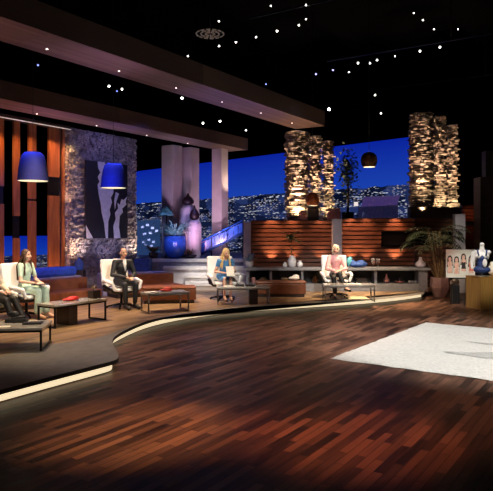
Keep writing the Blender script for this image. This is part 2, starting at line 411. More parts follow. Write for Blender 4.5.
labs = ['copper-brown vertical wood slat cut by the left edge of the photo', 'narrow copper wood slat with a low black gap, left of the first blue lamp',
        'copper wood slat directly behind the first blue pendant lamp', 'wide copper wood slat with a high black gap, right of the first blue lamp', 'thin copper wood strip against the edge of the stone wall']
for (x0, x1, y0, y1), lb in zip(sl, labs):
    t0, t1 = LT(x0), LT(x1); t1 = t0+(t1-t0)*.86; o = thing('wood_slat', lb, 'slat', LP+U*((t0+t1)/2)+Vector((0, 0, .45)), UA, 'copper slats of the left window wall')
    hw = (t1-t0)/2; xm = (x0+x1)/2
    zt, zb = 4.83-.45, 0.0
    if y0 < 290:
        za, zb_ = ZL(xm, y0)-.45, ZL(xm, y1)-.45
        b = newbm(); box(b, (0, 0, (zt+za)/2), (2*hw, .07, zt-za)); obj('upper_panel', b, 'copper_wood', o, .01)
        b = newbm(); box(b, (0, .02, (za+zb_)/2), (2*hw*.97, .04, za-zb_)); obj('black_gap', b, 'black_metal', o)
        b = newbm(); box(b, (0, 0, (zb_)/2), (2*hw, .07, zb_)); obj('lower_panel', b, 'copper_wood', o, .01)
    else:
        b = newbm(); box(b, (0, 0, zt/2), (2*hw, .07, zt)); obj('panel', b, 'copper_wood', o, .01)
# small wall washers on the trim
for px in (15, 33, 68-1):
    p = LW(px, .16)
b = newbm(); ubox(b, LT(-30), LT(66.5), .165, .185, 4.815, 4.84); obj('light_strip', b, emit('trim_led', (1, .8, .65), .35), bpy.data.objects['trim_1'])
for px, e_ in ((1, 30), (16.5, 26), (32.5, 26), (54.5, 40), (65, 10)):
    p = LW(px, .42); q = LW(px, .0); spot((p.x, p.y, 4.75), (q.x, q.y, 3.5), e_*4.0, (1, .42, .15), 74, 1, .03)
    p = LW(px, .42); spot((p.x, p.y, .35), (q.x, q.y, 1.5), e_*1.9, (1, .42, .15), 75, 1, .03)

# ------------------------------------------------------------------ ledger stone
def stones(bm, org, ax, nrm, length, z0, z1, rnd, gap=.012, rh=(.04, .085), rl_=(.07, .26), jut=.09, thick=.06):
    z = z0
    while z < z1-.01:
        h = min(rnd.uniform(*rh), z1-z); s = -rnd.uniform(0, .1)
        while s < length-.01:
            l = rnd.uniform(*rl_); a = max(s, 0); e = min(s+l, length)
            if e-a > .02:
                j = rnd.uniform(0, jut)+.015; M = Matrix((ax, nrm, Vector((0, 0, 1)))).transposed()
                c = org+ax*((a+e)/2)+nrm*((j-thick)/2)
                vs = box(bm, (c.x, c.y, z+h/2), (e-a-gap, j+thick, h-gap), M=M)
                for v in vs: v.co += Vector((rnd.uniform(-.012, .012), rnd.uniform(-.012, .012), rnd.uniform(-.01, .01)))
            s += l
        z += h
# stone feature wall
rnd = random.Random(3)
b = newbm(); tA, tB = LT(67.5), LT(135)
ubox(b, tA, tB, -.5, 0, PZ, BZ-.01)
stones(b, LP+U*tA, U, V, tB-tA, PZ, BZ-.01, rnd, rh=(.035, .07), rl_=(.05, .16), jut=.08)
e_ = LP+U*tA; stones(b, e_, -V, -U, .5, PZ, BZ-.01, rnd)
e_ = LP+U*tB-V*.5; stones(b, e_, V, U, .5, PZ, BZ-.01, rnd)
struct('wall_stone', b, 'stone_grey')
# painting on it
off = .16; p0 = LW(85, off); p1 = LW(127, off); pw = (p1-p0).length; zt, zb = Z(160, p0.y), Z(238.5, p0.y); ph = zt-zb
pc = (p0+p1)/2; o = thing('canvas_painting', 'tall dark abstract canvas with pale sweeping strokes hung on the stone wall', 'painting', (pc.x, pc.y, zb), UA)
b = newbm(); box(b, (0, 0, ph/2), (pw, .05, ph)); obj('canvas', b, 'art_black', o, .005)
b = newbm()
sw = [[(.27, .0), (.44, .0), (.5, .1), (.56, .14), (.6, .24), (.66, .28), (.64, .4), (.58, .46), (.61, .52), (.55, .62), (.57, .68), (.52, .78), (.51, 1), (.46, 1), (.42, .8), (.36, .66), (.34, .55), (.29, .42), (.27, .3), (.31, .26), (.27, .2), (.33, .14), (.28, .08)],
      [(1.0, .42), (.95, .5), (.97, .54), (.86, .6), (.88, .65), (.8, .7), (.78, .85), (.82, 1), (.66, 1), (.64, .84), (.7, .74), (.68, .66), (.76, .6), (.74, .52), (.8, .55), (.84, .47), (.9, .48)],
      [(0, .82), (.07, .9), (.17, 1), (.02, 1)], [(.7, .38), (.78, .4), (.72, .5), (.68, .62), (.66, .5)]]
for P in sw: quad(b, [((x-.5)*pw, -.028, (1-y)*ph) for x, y in P])
obj('pale_strokes', b, 'art_white', o)

# ------------------------------------------------------------------ stone columns
def column(pos, dia, z0, z1, seed):
    rnd = random.Random(seed); b = newbm(); rad = dia/2-.045
    lathe(b, [(rad-.02, z0), (rad-.02, z1-.02)], (pos.x, pos.y, 0), 20, 1)
    z = z0
    while z < z1-.01:
        h = min(rnd.uniform(.05, .095), z1-z); th = rnd.uniform(0, 1); end = th+2*math.pi
        while th < end-.05:
            da = min(rnd.uniform(.16, .5)/rad, end-th); am = th+da/2; nrm = Vector((math.cos(am), math.sin(am), 0)); ax = Vector((-nrm.y, nrm.x, 0))
            j = rnd.uniform(.02, .085); M = Matrix((ax, nrm, Vector((0, 0, 1)))).transposed(); c = pos+nrm*(rad+(j-.1)/2-.02)
            vs = box(b, (c.x, c.y, z+h/2), (da*rad*1.04-.018, j+.1, h-.022), M=M)
            for v in vs: v.co += Vector((rnd.uniform(-.012, .012), rnd.uniform(-.012, .012), rnd.uniform(-.01, .01)))
            th += da
        z += h
    struct('stone_column', b, ['stone_warm', 'edge_dark'])
cols = [(297.5, 19.9, 23, 131.5, 216, .5), (315.8, 21.4, 11.5, 135, 213, .5), (329.0, 22.6, 10.5, 140, 210, .5),
        (423, 19.5, 23, 112.5, 210, .5), (441.5, 20.7, 11, 115.5, 211, .5), (454, 21.9, 10, 124.5, 211, .5)]
for i, (px, D, wpx, yt, yb, dep) in enumerate(cols):
    # visible width = projected front + side; keep the plan nearly square
    column(Vector((X(px, D), D+.2, 0)), wpx/F*D, 2.30 if i < 3 else 2.5, Z(yt, D), 20+i)
    p = Vector((X(px, D-.55), D-.62, 2.44 if i < 3 else 2.62)); 
    p.y = D-.48; spot(p, (p.x, D-.1, Z(yt, D)+.3), 650 if i in (0, 3) else 560, (1, .68, .44), 50, .9, .04)
    spot((p.x+.02, p.y, p.z), (p.x, D, p.z+.7), 75, (1, .74, .44), 110, .9, .04)
    spot((p.x, D-.75, 2.6), (p.x, D-.1, Z(yt, D)), 260, (1, .68, .52), 34, .9, .03)

# ------------------------------------------------------------------ slatted back wall, posts, deck
WD = 18.9
def slat_wall(name, px0, px1, D, z0, z1, n, hole=None):
    x0, x1 = X(px0, D), X(px1, D); b = newbm(); box(b, ((x0+x1)/2, D+.12, (z0+z1)/2), (x1-x0, .08, z1-z0), mi=1)
    ph = (z1-z0)/n
    for i in range(n):
        zc = z0+ph*(i+.5)
        if hole and hole[2] < zc < hole[3]:
            for a, c in ((x0, X(hole[0], D)), (X(hole[1], D), x1)): box(b, ((a+c)/2, D+.03, zc), (c-a, .12, ph*.74))
        else: box(b, ((x0+x1)/2, D+.03, zc), (x1-x0, .12, ph*.74))
    if hole:
        h0, h1 = X(hole[0], D), X(hole[1], D); box(b, ((h0+h1)/2, D+.06, (hole[2]+hole[3])/2), (h1-h0, .05, hole[3]-hole[2]), mi=2)
    return struct(name, b, ['walnut', 'dark_wood', 'black_drape'])
slat_wall('wall_slatted_left', 251, 334, WD, PZ, 2.29, 16)
slat_wall('wall_slatted_middle', 342, 414, WD, PZ, 2.36, 16, (381, 414, Z(246.5, WD), Z(232, WD)))
slat_wall('wall_slatted_right', 414.5, 456, WD+.15, .0, 2.36, 17, (414.5, 452, Z(246.5, WD), Z(232, WD)))
slat_wall('wall_slatted_far', 462, 487, 22.5, 0, Z(205, 22.5), 22)
for i, (a, c, yt, D) in enumerate([(243.5, 251, 222, WD-.25), (333, 342, 219, WD-.3), (455.5, 465.5, 214, WD-.1)]):
    b = newbm(); x0, x1 = X(a, D), X(c, D); box(b, ((x0+x1)/2, D+.15, (PZ*(i < 2)+Z(yt, D))/2), (x1-x0, .3, Z(yt, D)-PZ*(i < 2)))
    struct('post', b, 'pillar_plaster', bevel=.01)
b = newbm(); box(b, ((X(251, 19.1)+7.6)/2, 21.2, 2.2), (7.6-X(251, 19.1), 4.1, .14)); struct('upper_deck', b, 'dark_wood')
b = newbm(); x0, x1 = X(410, 19.1), X(461, 19.1); box(b, ((x0+x1)/2, 19.25, (2.37+Z(207, 19.1))/2), (x1-x0, .35, Z(207, 19.1)-2.37)); struct('planter_wall', b, 'dark_wood')
b = newbm(); box(b, (X(484, 16.5)+.9, 17.0, Z(176, 16.5)/2), (1.8, .5, Z(176, 16.5))); box(b, (X(488, 17)+.9, 17.3, Z(150, 17)/2), (1.8, .3, Z(150, 17)), mi=1); struct('wall_right_panel', b, ['dark_wood', 'edge_dark'])
# warm washers on the slats
for px, e_ in ((272, 40), (293, 26), (322, 22), (352, 34), (368, 24), (397, 46)):
    p = Vector((X(px, WD-.28), WD-.28, .93)); spot(p, (p.x, WD+.05, 1.7), e_*2.3, (1, .50, .26), 80, 1, .03)
    p.z = 2.5; spot((p.x, WD-.3, 2.55), (p.x, WD, 1.7), e_*1.9, (1, .48, .26), 80, 1, .03)
spot((X(472, 21.8), 21.8, 2.9), (X(474, 22.5), 22.5, 2.3), 12, (1, .3, .12), 90, 1, .03)

# ------------------------------------------------------------------ terrace, steps, pillars
TZ = 1.05; TD = 19.3
b = newbm(); x0, x1 = X(134, TD), X(251, TD)
box(b, ((x0+x1)/2, (TD+25.5)/2, (PZ+TZ)/2), (x1-x0, 25.5-TD, TZ-PZ)); struct('terrace', b, 'terrace_stone')
b = newbm()
for i, (zt, D, pa) in enumerate(((TZ+.004, TD+.25, 148), (.83, TD-.4, 163), (.61, TD-.8, 184), (.39, TD-1.2, 190))):
    xa = X(pa, D); xb = X(249, D); d2 = .55 if i == 0 else .42
    box(b, ((xa+xb)/2, D+d2/2-(.3 if i == 0 else 0), zt-.05), (xb-xa, d2, .1)); 
    if i: box(b, ((xa+xb)/2, D+.24, (PZ+zt-.1)/2), (xb-xa-.04, .36, zt-.1-PZ), mi=1)
struct('trim_3', b, ['white_steps', 'white_steps'])
for nm, px0, px1, D, m in (('pillar', 162, 182, 21.0, 'pillar_plaster'), ('pillar', 181, 199, 21.55, 'pillar_plaster'), ('pillar', 212, 228, 21.8, 'pillar_plaster')):
    b = newbm(); wx = (px1-px0)/F*D; c = Vector((X((px0+px1)/2, D), D, 0)); box(b, (c.x, c.y, (TZ+BZ)/2), (wx*.74, wx*.74, BZ-TZ), UA); struct(nm, b, m, bevel=.02)
b = newbm(); x0, x1 = X(134, 18.4), X(150, 18.4); box(b, ((x0+x1)/2, 18.6, (PZ+Z(259, 18.4))/2), (x1-x0, .5, Z(259, 18.4)-PZ)); 
tag(obj('low_planter', b, 'navy_cloth', None, .02), 'low dark blue planter block beside the white steps', 'planter')

# ------------------------------------------------------------------ plants and pots
def leafblade(bm, base, d, L, wd, droop, n=6, mi=0, up=None):
    d = d.normalized(); side = d.cross(Vector((0, 0, 1)))
    if side.length < .05: side = Vector((1, 0, 0))
    side.normalize(); p = Vector(base); prev = None; dd = d.copy()
    for i in range(n+1):
        k = i/n; wv = wd*(math.sin(math.pi*(.12+.88*k))**.7 if k < 1 else 0.02); a = bm.verts.new(p-side*wv*.5); c = bm.verts.new(p+side*wv*.5)
        if prev: f = bm.faces.new((prev[0], a, c, prev[1])); f.material_index = mi
        prev = (a, c); p = p+dd*(L/n); dd = (dd+Vector((0, 0, -droop/n))).normalized()
def frond(bm, base, d, L, droop, leaf, nl, rnd, wd=.03):
    d = d.normalized(); side = d.cross(Vector((0, 0, 1))).normalized(); p = Vector(base); dd = d.copy(); pts = [p.copy()]
    for i in range(nl):
        p = p+dd*(L/nl); dd = (dd+Vector((0, 0, -droop/nl))).normalized(); pts.append(p.copy())
        k = (i+1)/nl; ll = leaf*(math.sin(math.pi*min(1, .15+k*.85))+.15)
        for s in (-1, 1): leafblade(bm, p, side*s+dd*.7+Vector((0, 0, rnd.uniform(-.25, .15))), ll, wd, .6, 3)
    tube(bm, pts, .008, 5)
rnd = random.Random(11)
# large palm
pp = G(440, 297, 0); o = thing('potted_palm', 'large arching palm in a faceted brown pot beside the end of the counter', 'plant', pp)
b = newbm(); lathe(b, [(.17, 0), (.30, .30), (.27, .58), (.24, .58), (.25, .5), (.02, .5)], n=7, smooth=False, closed=False); b.faces.new([v for v in b.verts[:7]][::-1]); obj('pot', b, 'pot_brown', o)
b = newbm()
for i in range(6):
    a = i*1.05; tube(b, [(0.08*math.cos(a), .08*math.sin(a), .5), (.13*math.cos(a)-.06, .13*math.sin(a), 1.15), (.2*math.cos(a)-.18, .2*math.sin(a), 1.95)], .018, 6, r2=.01)
obj('trunk', b, 'leaf_dry', o)
b = newbm()
for i in range(30):
    a = i*2.4; el_ = rnd.uniform(.1, 1.0); base = (.2*math.cos(a)-.18, .2*math.sin(a), rnd.uniform(1.35, 2.0))
    frond(b, base, Vector((math.cos(a), math.sin(a), el_)), rnd.uniform(.7, 1.05), 1.6, .28, 12, rnd)
obj('fronds', b, 'leaf_dark', o)
b = newbm()
for i in range(34):
    a = rnd.uniform(0, 6.28); leafblade(b, (.12*math.cos(a), .12*math.sin(a), .5), Vector((math.cos(a)*.5, math.sin(a)*.5, 1)), rnd.uniform(.4, 1.0), .04, .5)
obj('undergrowth_leaves', b, 'leaf_dry', o)
def pot_plant(name, label, loc, prof, potm, nleaf, L, wd, leafm, z0, spread=.8, droop=1.0, cat='plant', group=None):
    o = thing(name, label, cat, loc, 0, group); b = newbm(); lathe(b, prof, n=24); obj('pot', b, potm, o)
    b = newbm()
    for i in range(nleaf):
        a = i*2.399; rr = prof[-1][0]*.5; leafblade(b, (rr*math.cos(a)*.5, rr*math.sin(a)*.5, z0), Vector((math.cos(a)*spread, math.sin(a)*spread, rnd.uniform(.4, 1.3))), L*rnd.uniform(.6, 1.1), wd, droop)
    obj('foliage', b, leafm, o); return o
bp = W(175, 257, 19.62); bp.z = TZ
o = pot_plant('potted_plant', 'big glossy blue bowl-shaped pot with trailing grey-green plant on the terrace', bp, [(.12, 0), (.26, .08), (.355, .3), (.37, .55), (.34, .74), (.31, .74), (.30, .66)], 'pot_blue', 130, 1.05, .04, 'leaf_teal', .66, .6, 1.6)
bp = W(190.5, 259, 19.6); bp.z = TZ
pot_plant('potted_plant', 'small dark bowl with a spiky reddish succulent in front of the white urn', bp, [(.1, 0), (.2, .06), (.22, .12), (.18, .13)], 'finial_dark', 30, .3, .05, 'leaf_dry', .12, .8, .3)
bp = W(153.5, 258, 19.7); bp.z = TZ
pot_plant('potted_plant', 'low purplish leafy plant left of the blue pot', bp, [(.1, 0), (.15, .1), (.16, .2), (.13, .2)], 'finial_dark', 40, .45, .07, 'leaf_dry', .2, .9, .8)
# white urns with dark finials
def urn(px, ybase, ytop, wpx, D, fin_y, label, round_top):
    pos = Vector((X(px, D), D, TZ)); r = wpx/F*D/2; zt = Z(ytop, D)-TZ; zf = Z(fin_y, D)-TZ
    o = thing('ceramic_urn', label, 'urn', pos, 0, 'tall white urns on the terrace'); b = newbm()
    lathe(b, [(r*.75, 0), (r*.95, .1), (r, zt*.5), (r, zt*.8), (r*.92, zt*.92), (r*.55, zt), (r*.3, zt)], n=28); obj('body', b, 'urn_white', o)
    b = newbm(); fh = zf-zt; q = r*.68; lathe(b, [(q*.5, zt), (q, zt+.06), (q*1.08, zt+fh*.35), (q*.7, zt+fh*.6), (q*.25, zt+fh*.78), (.012, zt+fh)], n=20); obj('lid', b, 'finial_dark', o)
urn(188, 257, 205, 17, 20.3, 193, 'taller white urn with dark pointed lid, behind the other urn', 1)
urn(194.5, 258, 220, 14, 19.75, 205, 'shorter white urn with dark pointed lid, in front of the taller urn', 1)
# teal leaf-shaped parasol plant top
o = thing('teal_sculpture', 'pale teal leaf-shaped sculpture standing behind the blue pot', 'sculpture', Vector((X(166, 20.2), 20.2, TZ)))
b = newbm(); tube(b, [(0, 0, 0), (0, 0, .9), (.03, 0, 1.5)], .02); obj('stem', b, 'black_metal', o)
b = newbm(); lathe(b, [(.02, 1.72), (.12, 1.66), (.23, 1.5), (.25, 1.42), (.2, 1.45)], n=16, closed=False); obj('cap', b, 'aqua_cloth', o)
# blue stair railing leading up to the deck
o = thing('stair_railing', 'sloping blue glass stair railing beside the white pillar', 'railing', (0, 0, 0))
D = 20.4; a = W(196, 257.5, D); c = W(243, 232, D); a.z = TZ+.05
b = newbm(); n_ = 10
for k in range(n_):
    p = a.lerp(c, k/n_); q = a.lerp(c, (k+.9)/n_); hgt = .34
    quad(b, [p, q, q+Vector((0, 0, hgt)), p+Vector((0, 0, hgt))])
obj('panel', b, 'rail_blue', o)
b = newbm(); tube(b, [a+Vector((0, -.02, .40)), c+Vector((0, -.02, .40))], .03); obj('handrail', b, 'rail_blue', o)
b = newbm(); tube(b, [a+Vector((0, 0, -.02)), c+Vector((0, 0, -.04))], .045, mi=0); obj('stringer', b, 'navy_cloth', o)
for k in (.0, .33, .66, 1):
    p = a.lerp(c, k); b = newbm(); tube(b, [(p.x, p.y+.01, TZ), (p.x, p.y+.01, p.z+.4)], .022); obj('post', b, 'black_metal', o)
# tree on the deck, behind the columns
tp = Vector((X(347.5, 23.0), 22.95, 2.27)); o = thing('potted_tree', 'dark leafy tree behind the left stone columns', 'tree', tp)
b = newbm(); lathe(b, [(.2, 0), (.25, .4), (.22, .4)], n=18); obj('pot', b, 'finial_dark', o)
b = newbm(); tube(b, [(0, 0, .38), (.03, 0, 1.0), (-.02, 0, 2.0)], .05, r2=.03); obj('trunk', b, 'dark_wood', o)
b = newbm()
for i in range(420):
    p = Vector((rnd.gauss(0, .17), rnd.gauss(0, .17), 2.0+rnd.gauss(0, .36))); leafblade(b, p, Vector((rnd.uniform(-1, 1), rnd.uniform(-1, 1), rnd.uniform(-.5, .8))), .2, .09, .4, 3)
obj('foliage', b, 'leaf_dark', o)

# ------------------------------------------------------------------ counter
CD = 17.6; ctz = .87
o = thing('console_counter', 'long low grey counter with open shelves in front of the slatted wall', 'counter', (X(245, CD), CD, PZ))
xo = X(245, CD); xe = X(431, CD); b = newbm(); box(b, ((xe-xo)/2, .32, ctz-PZ-.04), (xe-xo, .66, .08)); obj('worktop', b, 'counter_grey', o, .012)
for px in (247.5, 271, 302.5, 337, 376.5, 424):
    x = X(px, CD)-xo; wd = .07 if px != 424 else .26; b = newbm(); box(b, (x, .34, (ctz-.08-PZ)/2), (wd, .5, ctz-.08-PZ)); obj('divider', b, 'counter_grey', o)
b = newbm(); box(b, ((xe-xo)/2, .6, .31), (xe-xo-.3, .03, .62)); obj('back_panel', b, 'black_plastic', o)
b = newbm(); box(b, ((xe-xo)/2, .36, .115), (xe-xo-.2, .5, .23)); obj('plinth', b, 'counter_grey', o)
SH = PZ+.232
def vase(name, label, cat, px, D, z, prof, m, group=None):
    b = newbm(); lathe(b, prof, n=20); q = tag(obj(name, b, m, None, loc=(X(px, D), D, z)), label, cat, group); return q
vase('bottle_vase', 'pink long-necked bottle vase on the right lower shelf of the counter', 'vase', 386.5, 17.85, SH, [(.05, 0), (.09, .05), (.09, .1), (.03, .17), (.022, .26), (.03, .27)], 'ceramic_pink')
o = thing('serving_bowl', 'shallow pink bowl of dark fruit on the right lower shelf', 'bowl', (X(399.5, 17.85), 17.85, SH))
b = newbm(); lathe(b, [(.06, 0), (.15, .05), (.16, .06), (.13, .055), (.02, .03)], n=22, closed=False); obj('bowl', b, 'ceramic_pink', o)
b = newbm(); ell(b, (0, 0, .1), (.09, .09, .06)); ell(b, (.03, 0, .16), (.03, .03, .05)); obj('fruit', b, 'finial_dark', o, smooth=True)
for k, lb in enumerate(('left', 'middle', 'right')):
    vase('white_bowl', lb+' one of the three small white bowls at the right end of the lower shelf', 'bowl', 409.5+k*2.9, 17.85, SH, [(.02, 0), (.036, .03), (.04, .07), (.03, .07)], 'ceramic_white', 'small white bowls')
o = vase('candle_jar', 'small pink candle jar on the left lower shelf of the counter', 'candle', 253.5, 17.8, SH, [(.05, 0), (.055, .02), (.055, .16), (.045, .17)], 'ceramic_pink')
b = newbm(); lathe(b, [(.07, 0), (.12, .05), (.13, .12), (.1, .12)], n=18); ell(b, (0, 0, .13), (.09, .09, .05)); tag(obj('woven_bowl', b, 'leaf_dry', None, loc=(X(263, 17.8), 17.8, SH)), 'brown woven bowl behind the blonde woman\'s table', 'bowl')
for k, lb in enumerate(('bottom', 'middle', 'top')):
    b = newbm(); box(b, (0, 0, 0), (.36-.03*k, .22, .05)); q = tag(obj('book', b, ['dark_wood', 'black_cloth', 'dark_wood'][k], None, .005, loc=(X(361, 17.8), 17.8, SH+.027+k*.052)), lb+' dark book of the flat stack on the shelf behind the pink woman\'s table', 'book', 'flat books under the counter'); q.rotation_euler.z = .08*k
vase('glass_vase', 'dark glass vase under the counter beside the small palm', 'vase', 315, 17.8, SH, [(.07, 0), (.1, .1), (.05, .2), (.06, .24)], 'bronze')
# on the worktop
pot_plant('agave_plant', 'silvery blue agave in a pale pot on the left end of the counter', (X(249.5, 17.9), 17.9, ctz), [(.08, 0), (.12, .08), (.12, .17), (.09, .17)], 'ceramic_white', 26, .34, .06, 'leaf_blue', .16, .8, .2)
o = thing('potted_plant', 'slim green dracaena in a white ribbed vase on the counter', 'plant', (X(292, 17.95), 17.95, ctz))
b = newbm(); lathe(b, [(.07, 0), (.12, .06), (.13, .2), (.08, .3), (.09, .34), (.06, .34)], n=20); obj('vase', b, 'ceramic_white', o)
b = newbm(); tube(b, [(0, 0, .3), (-.03, 0, .55), (-.02, 0, .95)], .014); obj('stem', b, 'leaf_dry', o)
b = newbm()
for i in range(44):
    a = i*2.4; leafblade(b, (-.02, 0, .78+.02*(i % 9)), Vector((math.cos(a), math.sin(a), rnd.uniform(0, 1.2))), rnd.uniform(.28, .46), .05, 1.0)
obj('foliage', b, mat('leaf_green', (.07, .16, .05), .5, var=.4), o)
vase('round_vase', 'small round white vase right of the dracaena on the counter', 'vase', 300, 17.85, ctz, [(.05, 0), (.09, .06), (.08, .13), (.04, .17), (.05, .2)], 'ceramic_white')
vase('round_vase', 'small round white vase left of the dracaena on the counter', 'vase', 285, 17.85, ctz, [(.04, 0), (.07, .05), (.06, .1), (.03, .13), (.035, .15)], 'ceramic_white')
# fabric pile / bag
o = thing('folded_clothes', 'navy blue heap of folded clothing on the counter right of the pink woman', 'clothes', (X(357, 17.85), 17.85, ctz))
b = newbm(); ell(b, (0, 0, .08), (.28, .18, .08)); ell(b, (.12, .0, .12), (.16, .14, .1)); ell(b, (.2, 0, .09), (.12, .1, .07)); ell(b, (-.12, 0, .13), (.12, .12, .09)); remesh('pile', b, 'navy_cloth', o, .02, 3)
b = newbm(); ell(b, (-.23, 0, .16), (.09, .1, .155)); ell(b, (-.2, 0, .26), (.06, .08, .06)); remesh('aqua_top', b, 'aqua_cloth', o, .02, 3)
for px, lb in ((373, 'left clear stemmed glass on the counter'), (378, 'right clear stemmed glass on the counter')):
    vase('wine_glass', lb, 'glass', px, 17.85, ctz, [(.05, 0), (.05, .01), (.008, .02), (.008, .1), (.055, .14), (.06, .2), (.05, .26)], 'glass', 'stemmed glasses on the counter')
o = vase('teapot_vase', 'squat pink-white vase at the right end of the counter beside the palm', 'vase', 420.5, 17.85, ctz, [(.09, 0), (.15, .05), (.14, .13), (.06, .2), (.035, .28), (.05, .3)], 'urn_white')

# ------------------------------------------------------------------ deck furniture
for px, y0, y1, w_, lb in ((302.5, 213.5, 221.5, 8, 'small pink cube seat on the deck left of the round copper lamp'), (334, 210, 219, 13, 'wide pink cushioned armchair on the deck right of the round copper lamp')):
    D = 19.25; o = thing('cube_seat', lb, 'seat', (X(px, D), D, 2.27), 0, 'pink seats on the deck'); ww = w_/F*D; hh = Z(y0, D)-2.27
    b = newbm(); box(b, (0, 0, hh/2-.02), (ww, .3, hh-.05)); obj('base', b, 'cushion_pink', o, .04)
    b = newbm(); box(b, (0, -.02, hh), (ww*.9, .28, .1)); obj('cushion', b, 'cushion_pink', o, .04)
o = thing('dark_stand', 'dark box stand on the deck below the round copper lamp', 'stand', (X(313, 19.3), 19.3, 2.27)); b = newbm(); box(b, (0, 0, .22), (.34, .3, .40)); obj('body', b, 'finial_dark', o, .02)
b = newbm(); box(b, (0, 0, .44), (.38, .32, .04)); obj('top', b, 'finial_dark', o, .01)

# ------------------------------------------------------------------ pendant lamps
def pendant(name, label, px, ytop, ybot, wpx, D, outer, ztop, group, globe=False):
    zb = Z(ybot, D); zt = Z(ytop, D); r = wpx/F*D/2; o = thing(name, label, 'lamp', (X(px, D), D, zb), 0, group); h = zt-zb
    b = newbm()
    if globe: prof = [(r*.72, .03), (r*.93, h*.25), (r, h*.48), (r*.9, h*.75), (r*.6, h*.93), (.04, h)]
    else: prof = [(r, 0), (r*.98, h*.12), (r*.93, h*.4), (r*.82, h*.72), (r*.7, h*.9), (r*.5, h*.985), (.04, h)]
    lathe(b, prof, n=32, closed=False); obj('shade', b, outer, o)
    b = newbm(); lathe(b, [(p[0]*.96, p[1]+(.003 if i == 0 else 0)-.012*(i > 0)) for i, p in enumerate(prof)], n=32, closed=False); obj('lining', b, 'lamp_inside', o)
    b = newbm(); ell(b, (0, 0, h*.4), .06); obj('bulb', b, emit('bulb', (1, .8, .55), 9), o)
    b = newbm(); tube(b, [(0, 0, h-.01), (0, 0, ztop-zb)], .006, 6); obj('cable', b, 'black_plastic', o)
    return o
pendant('pendant_lamp', 'blue felt dome pendant lamp in front of the copper slats', 33, 152, 181, 30, 13, 'felt_blue', 9.5, 'blue dome pendants')
pendant('pendant_lamp', 'blue felt dome pendant lamp in front of the tall painting', 113.5, 163, 188, 25.5, 15.6, 'felt_blue', 9.5, 'blue dome pendants')
pendant('pendant_lamp', 'dark bronze dome pendant against the blue evening sky', 369, 152, 168, 16.5, 19.8, 'bronze', 9.5, None, True)
pendant('pendant_lamp', 'round copper globe pendant in front of the left stone columns', 312.5, 192.5, 206.5, 14, 18.7, 'copper', 9.5, None, True)
for px, D in ((33, 13), (113.5, 15.6)):
    spot((X(px, D)-.05, D-.35, 4.8), (X(px, D), D, 3.6), 330, (.16, .22, 1), 40, .9, .04)
spot((X(369, 19)-.3, 18, 6), (X(369, 19.8), 19.8, 3.6), 30, (1, .5, .3), 14, .5)
spot((X(312, 17), 15.5, 3.2), (X(312, 18.7), 18.7, 2.9), 26, (1, .3, .16), 12, .5)

# ------------------------------------------------------------------ ceiling rig
rig_z = 7.6
pl = []
for i, d in enumerate((4, 9, 14, 19, 24, 29)):
    b = newbm(); c = U*d; p = c-V*9; q = c+V*12
    p.x = max(p.x, -15.5); tube(b, [(p.x, p.y, rig_z+.25), (q.x, q.y, rig_z+.25)], .03, 6)
    for k in (.2, .5, .8):
        r_ = p.lerp(q, k); tube(b, [(r_.x, r_.y, rig_z+.25), (r_.x, r_.y, 9.5)], .012, 5)
    tag(obj('lighting_pipe', b, 'black_metal'), ['nearest', 'second', 'third', 'fourth', 'fifth', 'farthest'][i]+' black lighting pipe crossing under the dark ceiling, counted from the front', 'pipe', 'lighting pipes')
dots = [(1, 86, 1, 0), (48, 96, 1.1, 0), (87, 106, 1.5, 0), (109, 86, 1.2, 0), (122, 89, 1.2, 0), (182, 98, 1.6, 0), (156, 122, 1.2, 0), (124, 115, 1.1, 0), (183, 128, 1.4, 0), (203, 123, 1.2, 0), (208, 133, 1.4, 0), (220, 121, 1.3, 0), (231, 138, 1.2, 0), (246, 130, 1, 0),
        (219, 46, 1, 0), (236, 42, 1.1, 0), (188, 56, .9, 0), (219, 21, 1, 0), (38, 65, 1.2, 1), (117, 91, 1, 1),
        (271, 6, .9, 0), (306, 5, 1, 0), (306, 19, .9, 0), (299, 25, 1, 0), (256, 37, 1, 0), (277, 31, 1.2, 0), (414, 13, .9, 0), (423, 20, .8, 0), (434, 29, .9, 0), (440, 47, 1.2, 0), (420, 51, 1.2, 0), (395, 56, .9, 0), (377, 60, 1, 0), (370, 63, 1, 0), (358, 63, 1.1, 0),
        (333, 70, 1.2, 1), (316, 74, 1.3, 1), (349, 72, .8, 0), (329, 109, 1.9, 0), (381, 113, 1, 0), (375, 95, .9, 0), (266, 84, 1, 1), (458, 29, .7, 0)]
ordw = ['first', 'second', 'third', 'fourth', 'fifth', 'sixth', 'seventh', 'eighth', 'ninth', 'tenth', 'eleventh', 'twelfth', 'thirteenth', 'fourteenth', 'fifteenth', 'sixteenth', 'seventeenth', 'eighteenth', 'nineteenth', 'twentieth']
def region(d):
    x, y = d[:2]; yb = 25+.31*x
    if d[3]: return 'small blue-tinted ceiling spotlight'
    if x < 250 and y > yb: return 'small white spotlight in the dark gap between the two overhead beams'
    if x < 330 and y < 60: return 'small white ceiling spotlight above the front beam'
    return 'small white ceiling spotlight right of the front beam'
byreg = {}
for d in dots: byreg.setdefault(region(d), []).append(d)
first = {}
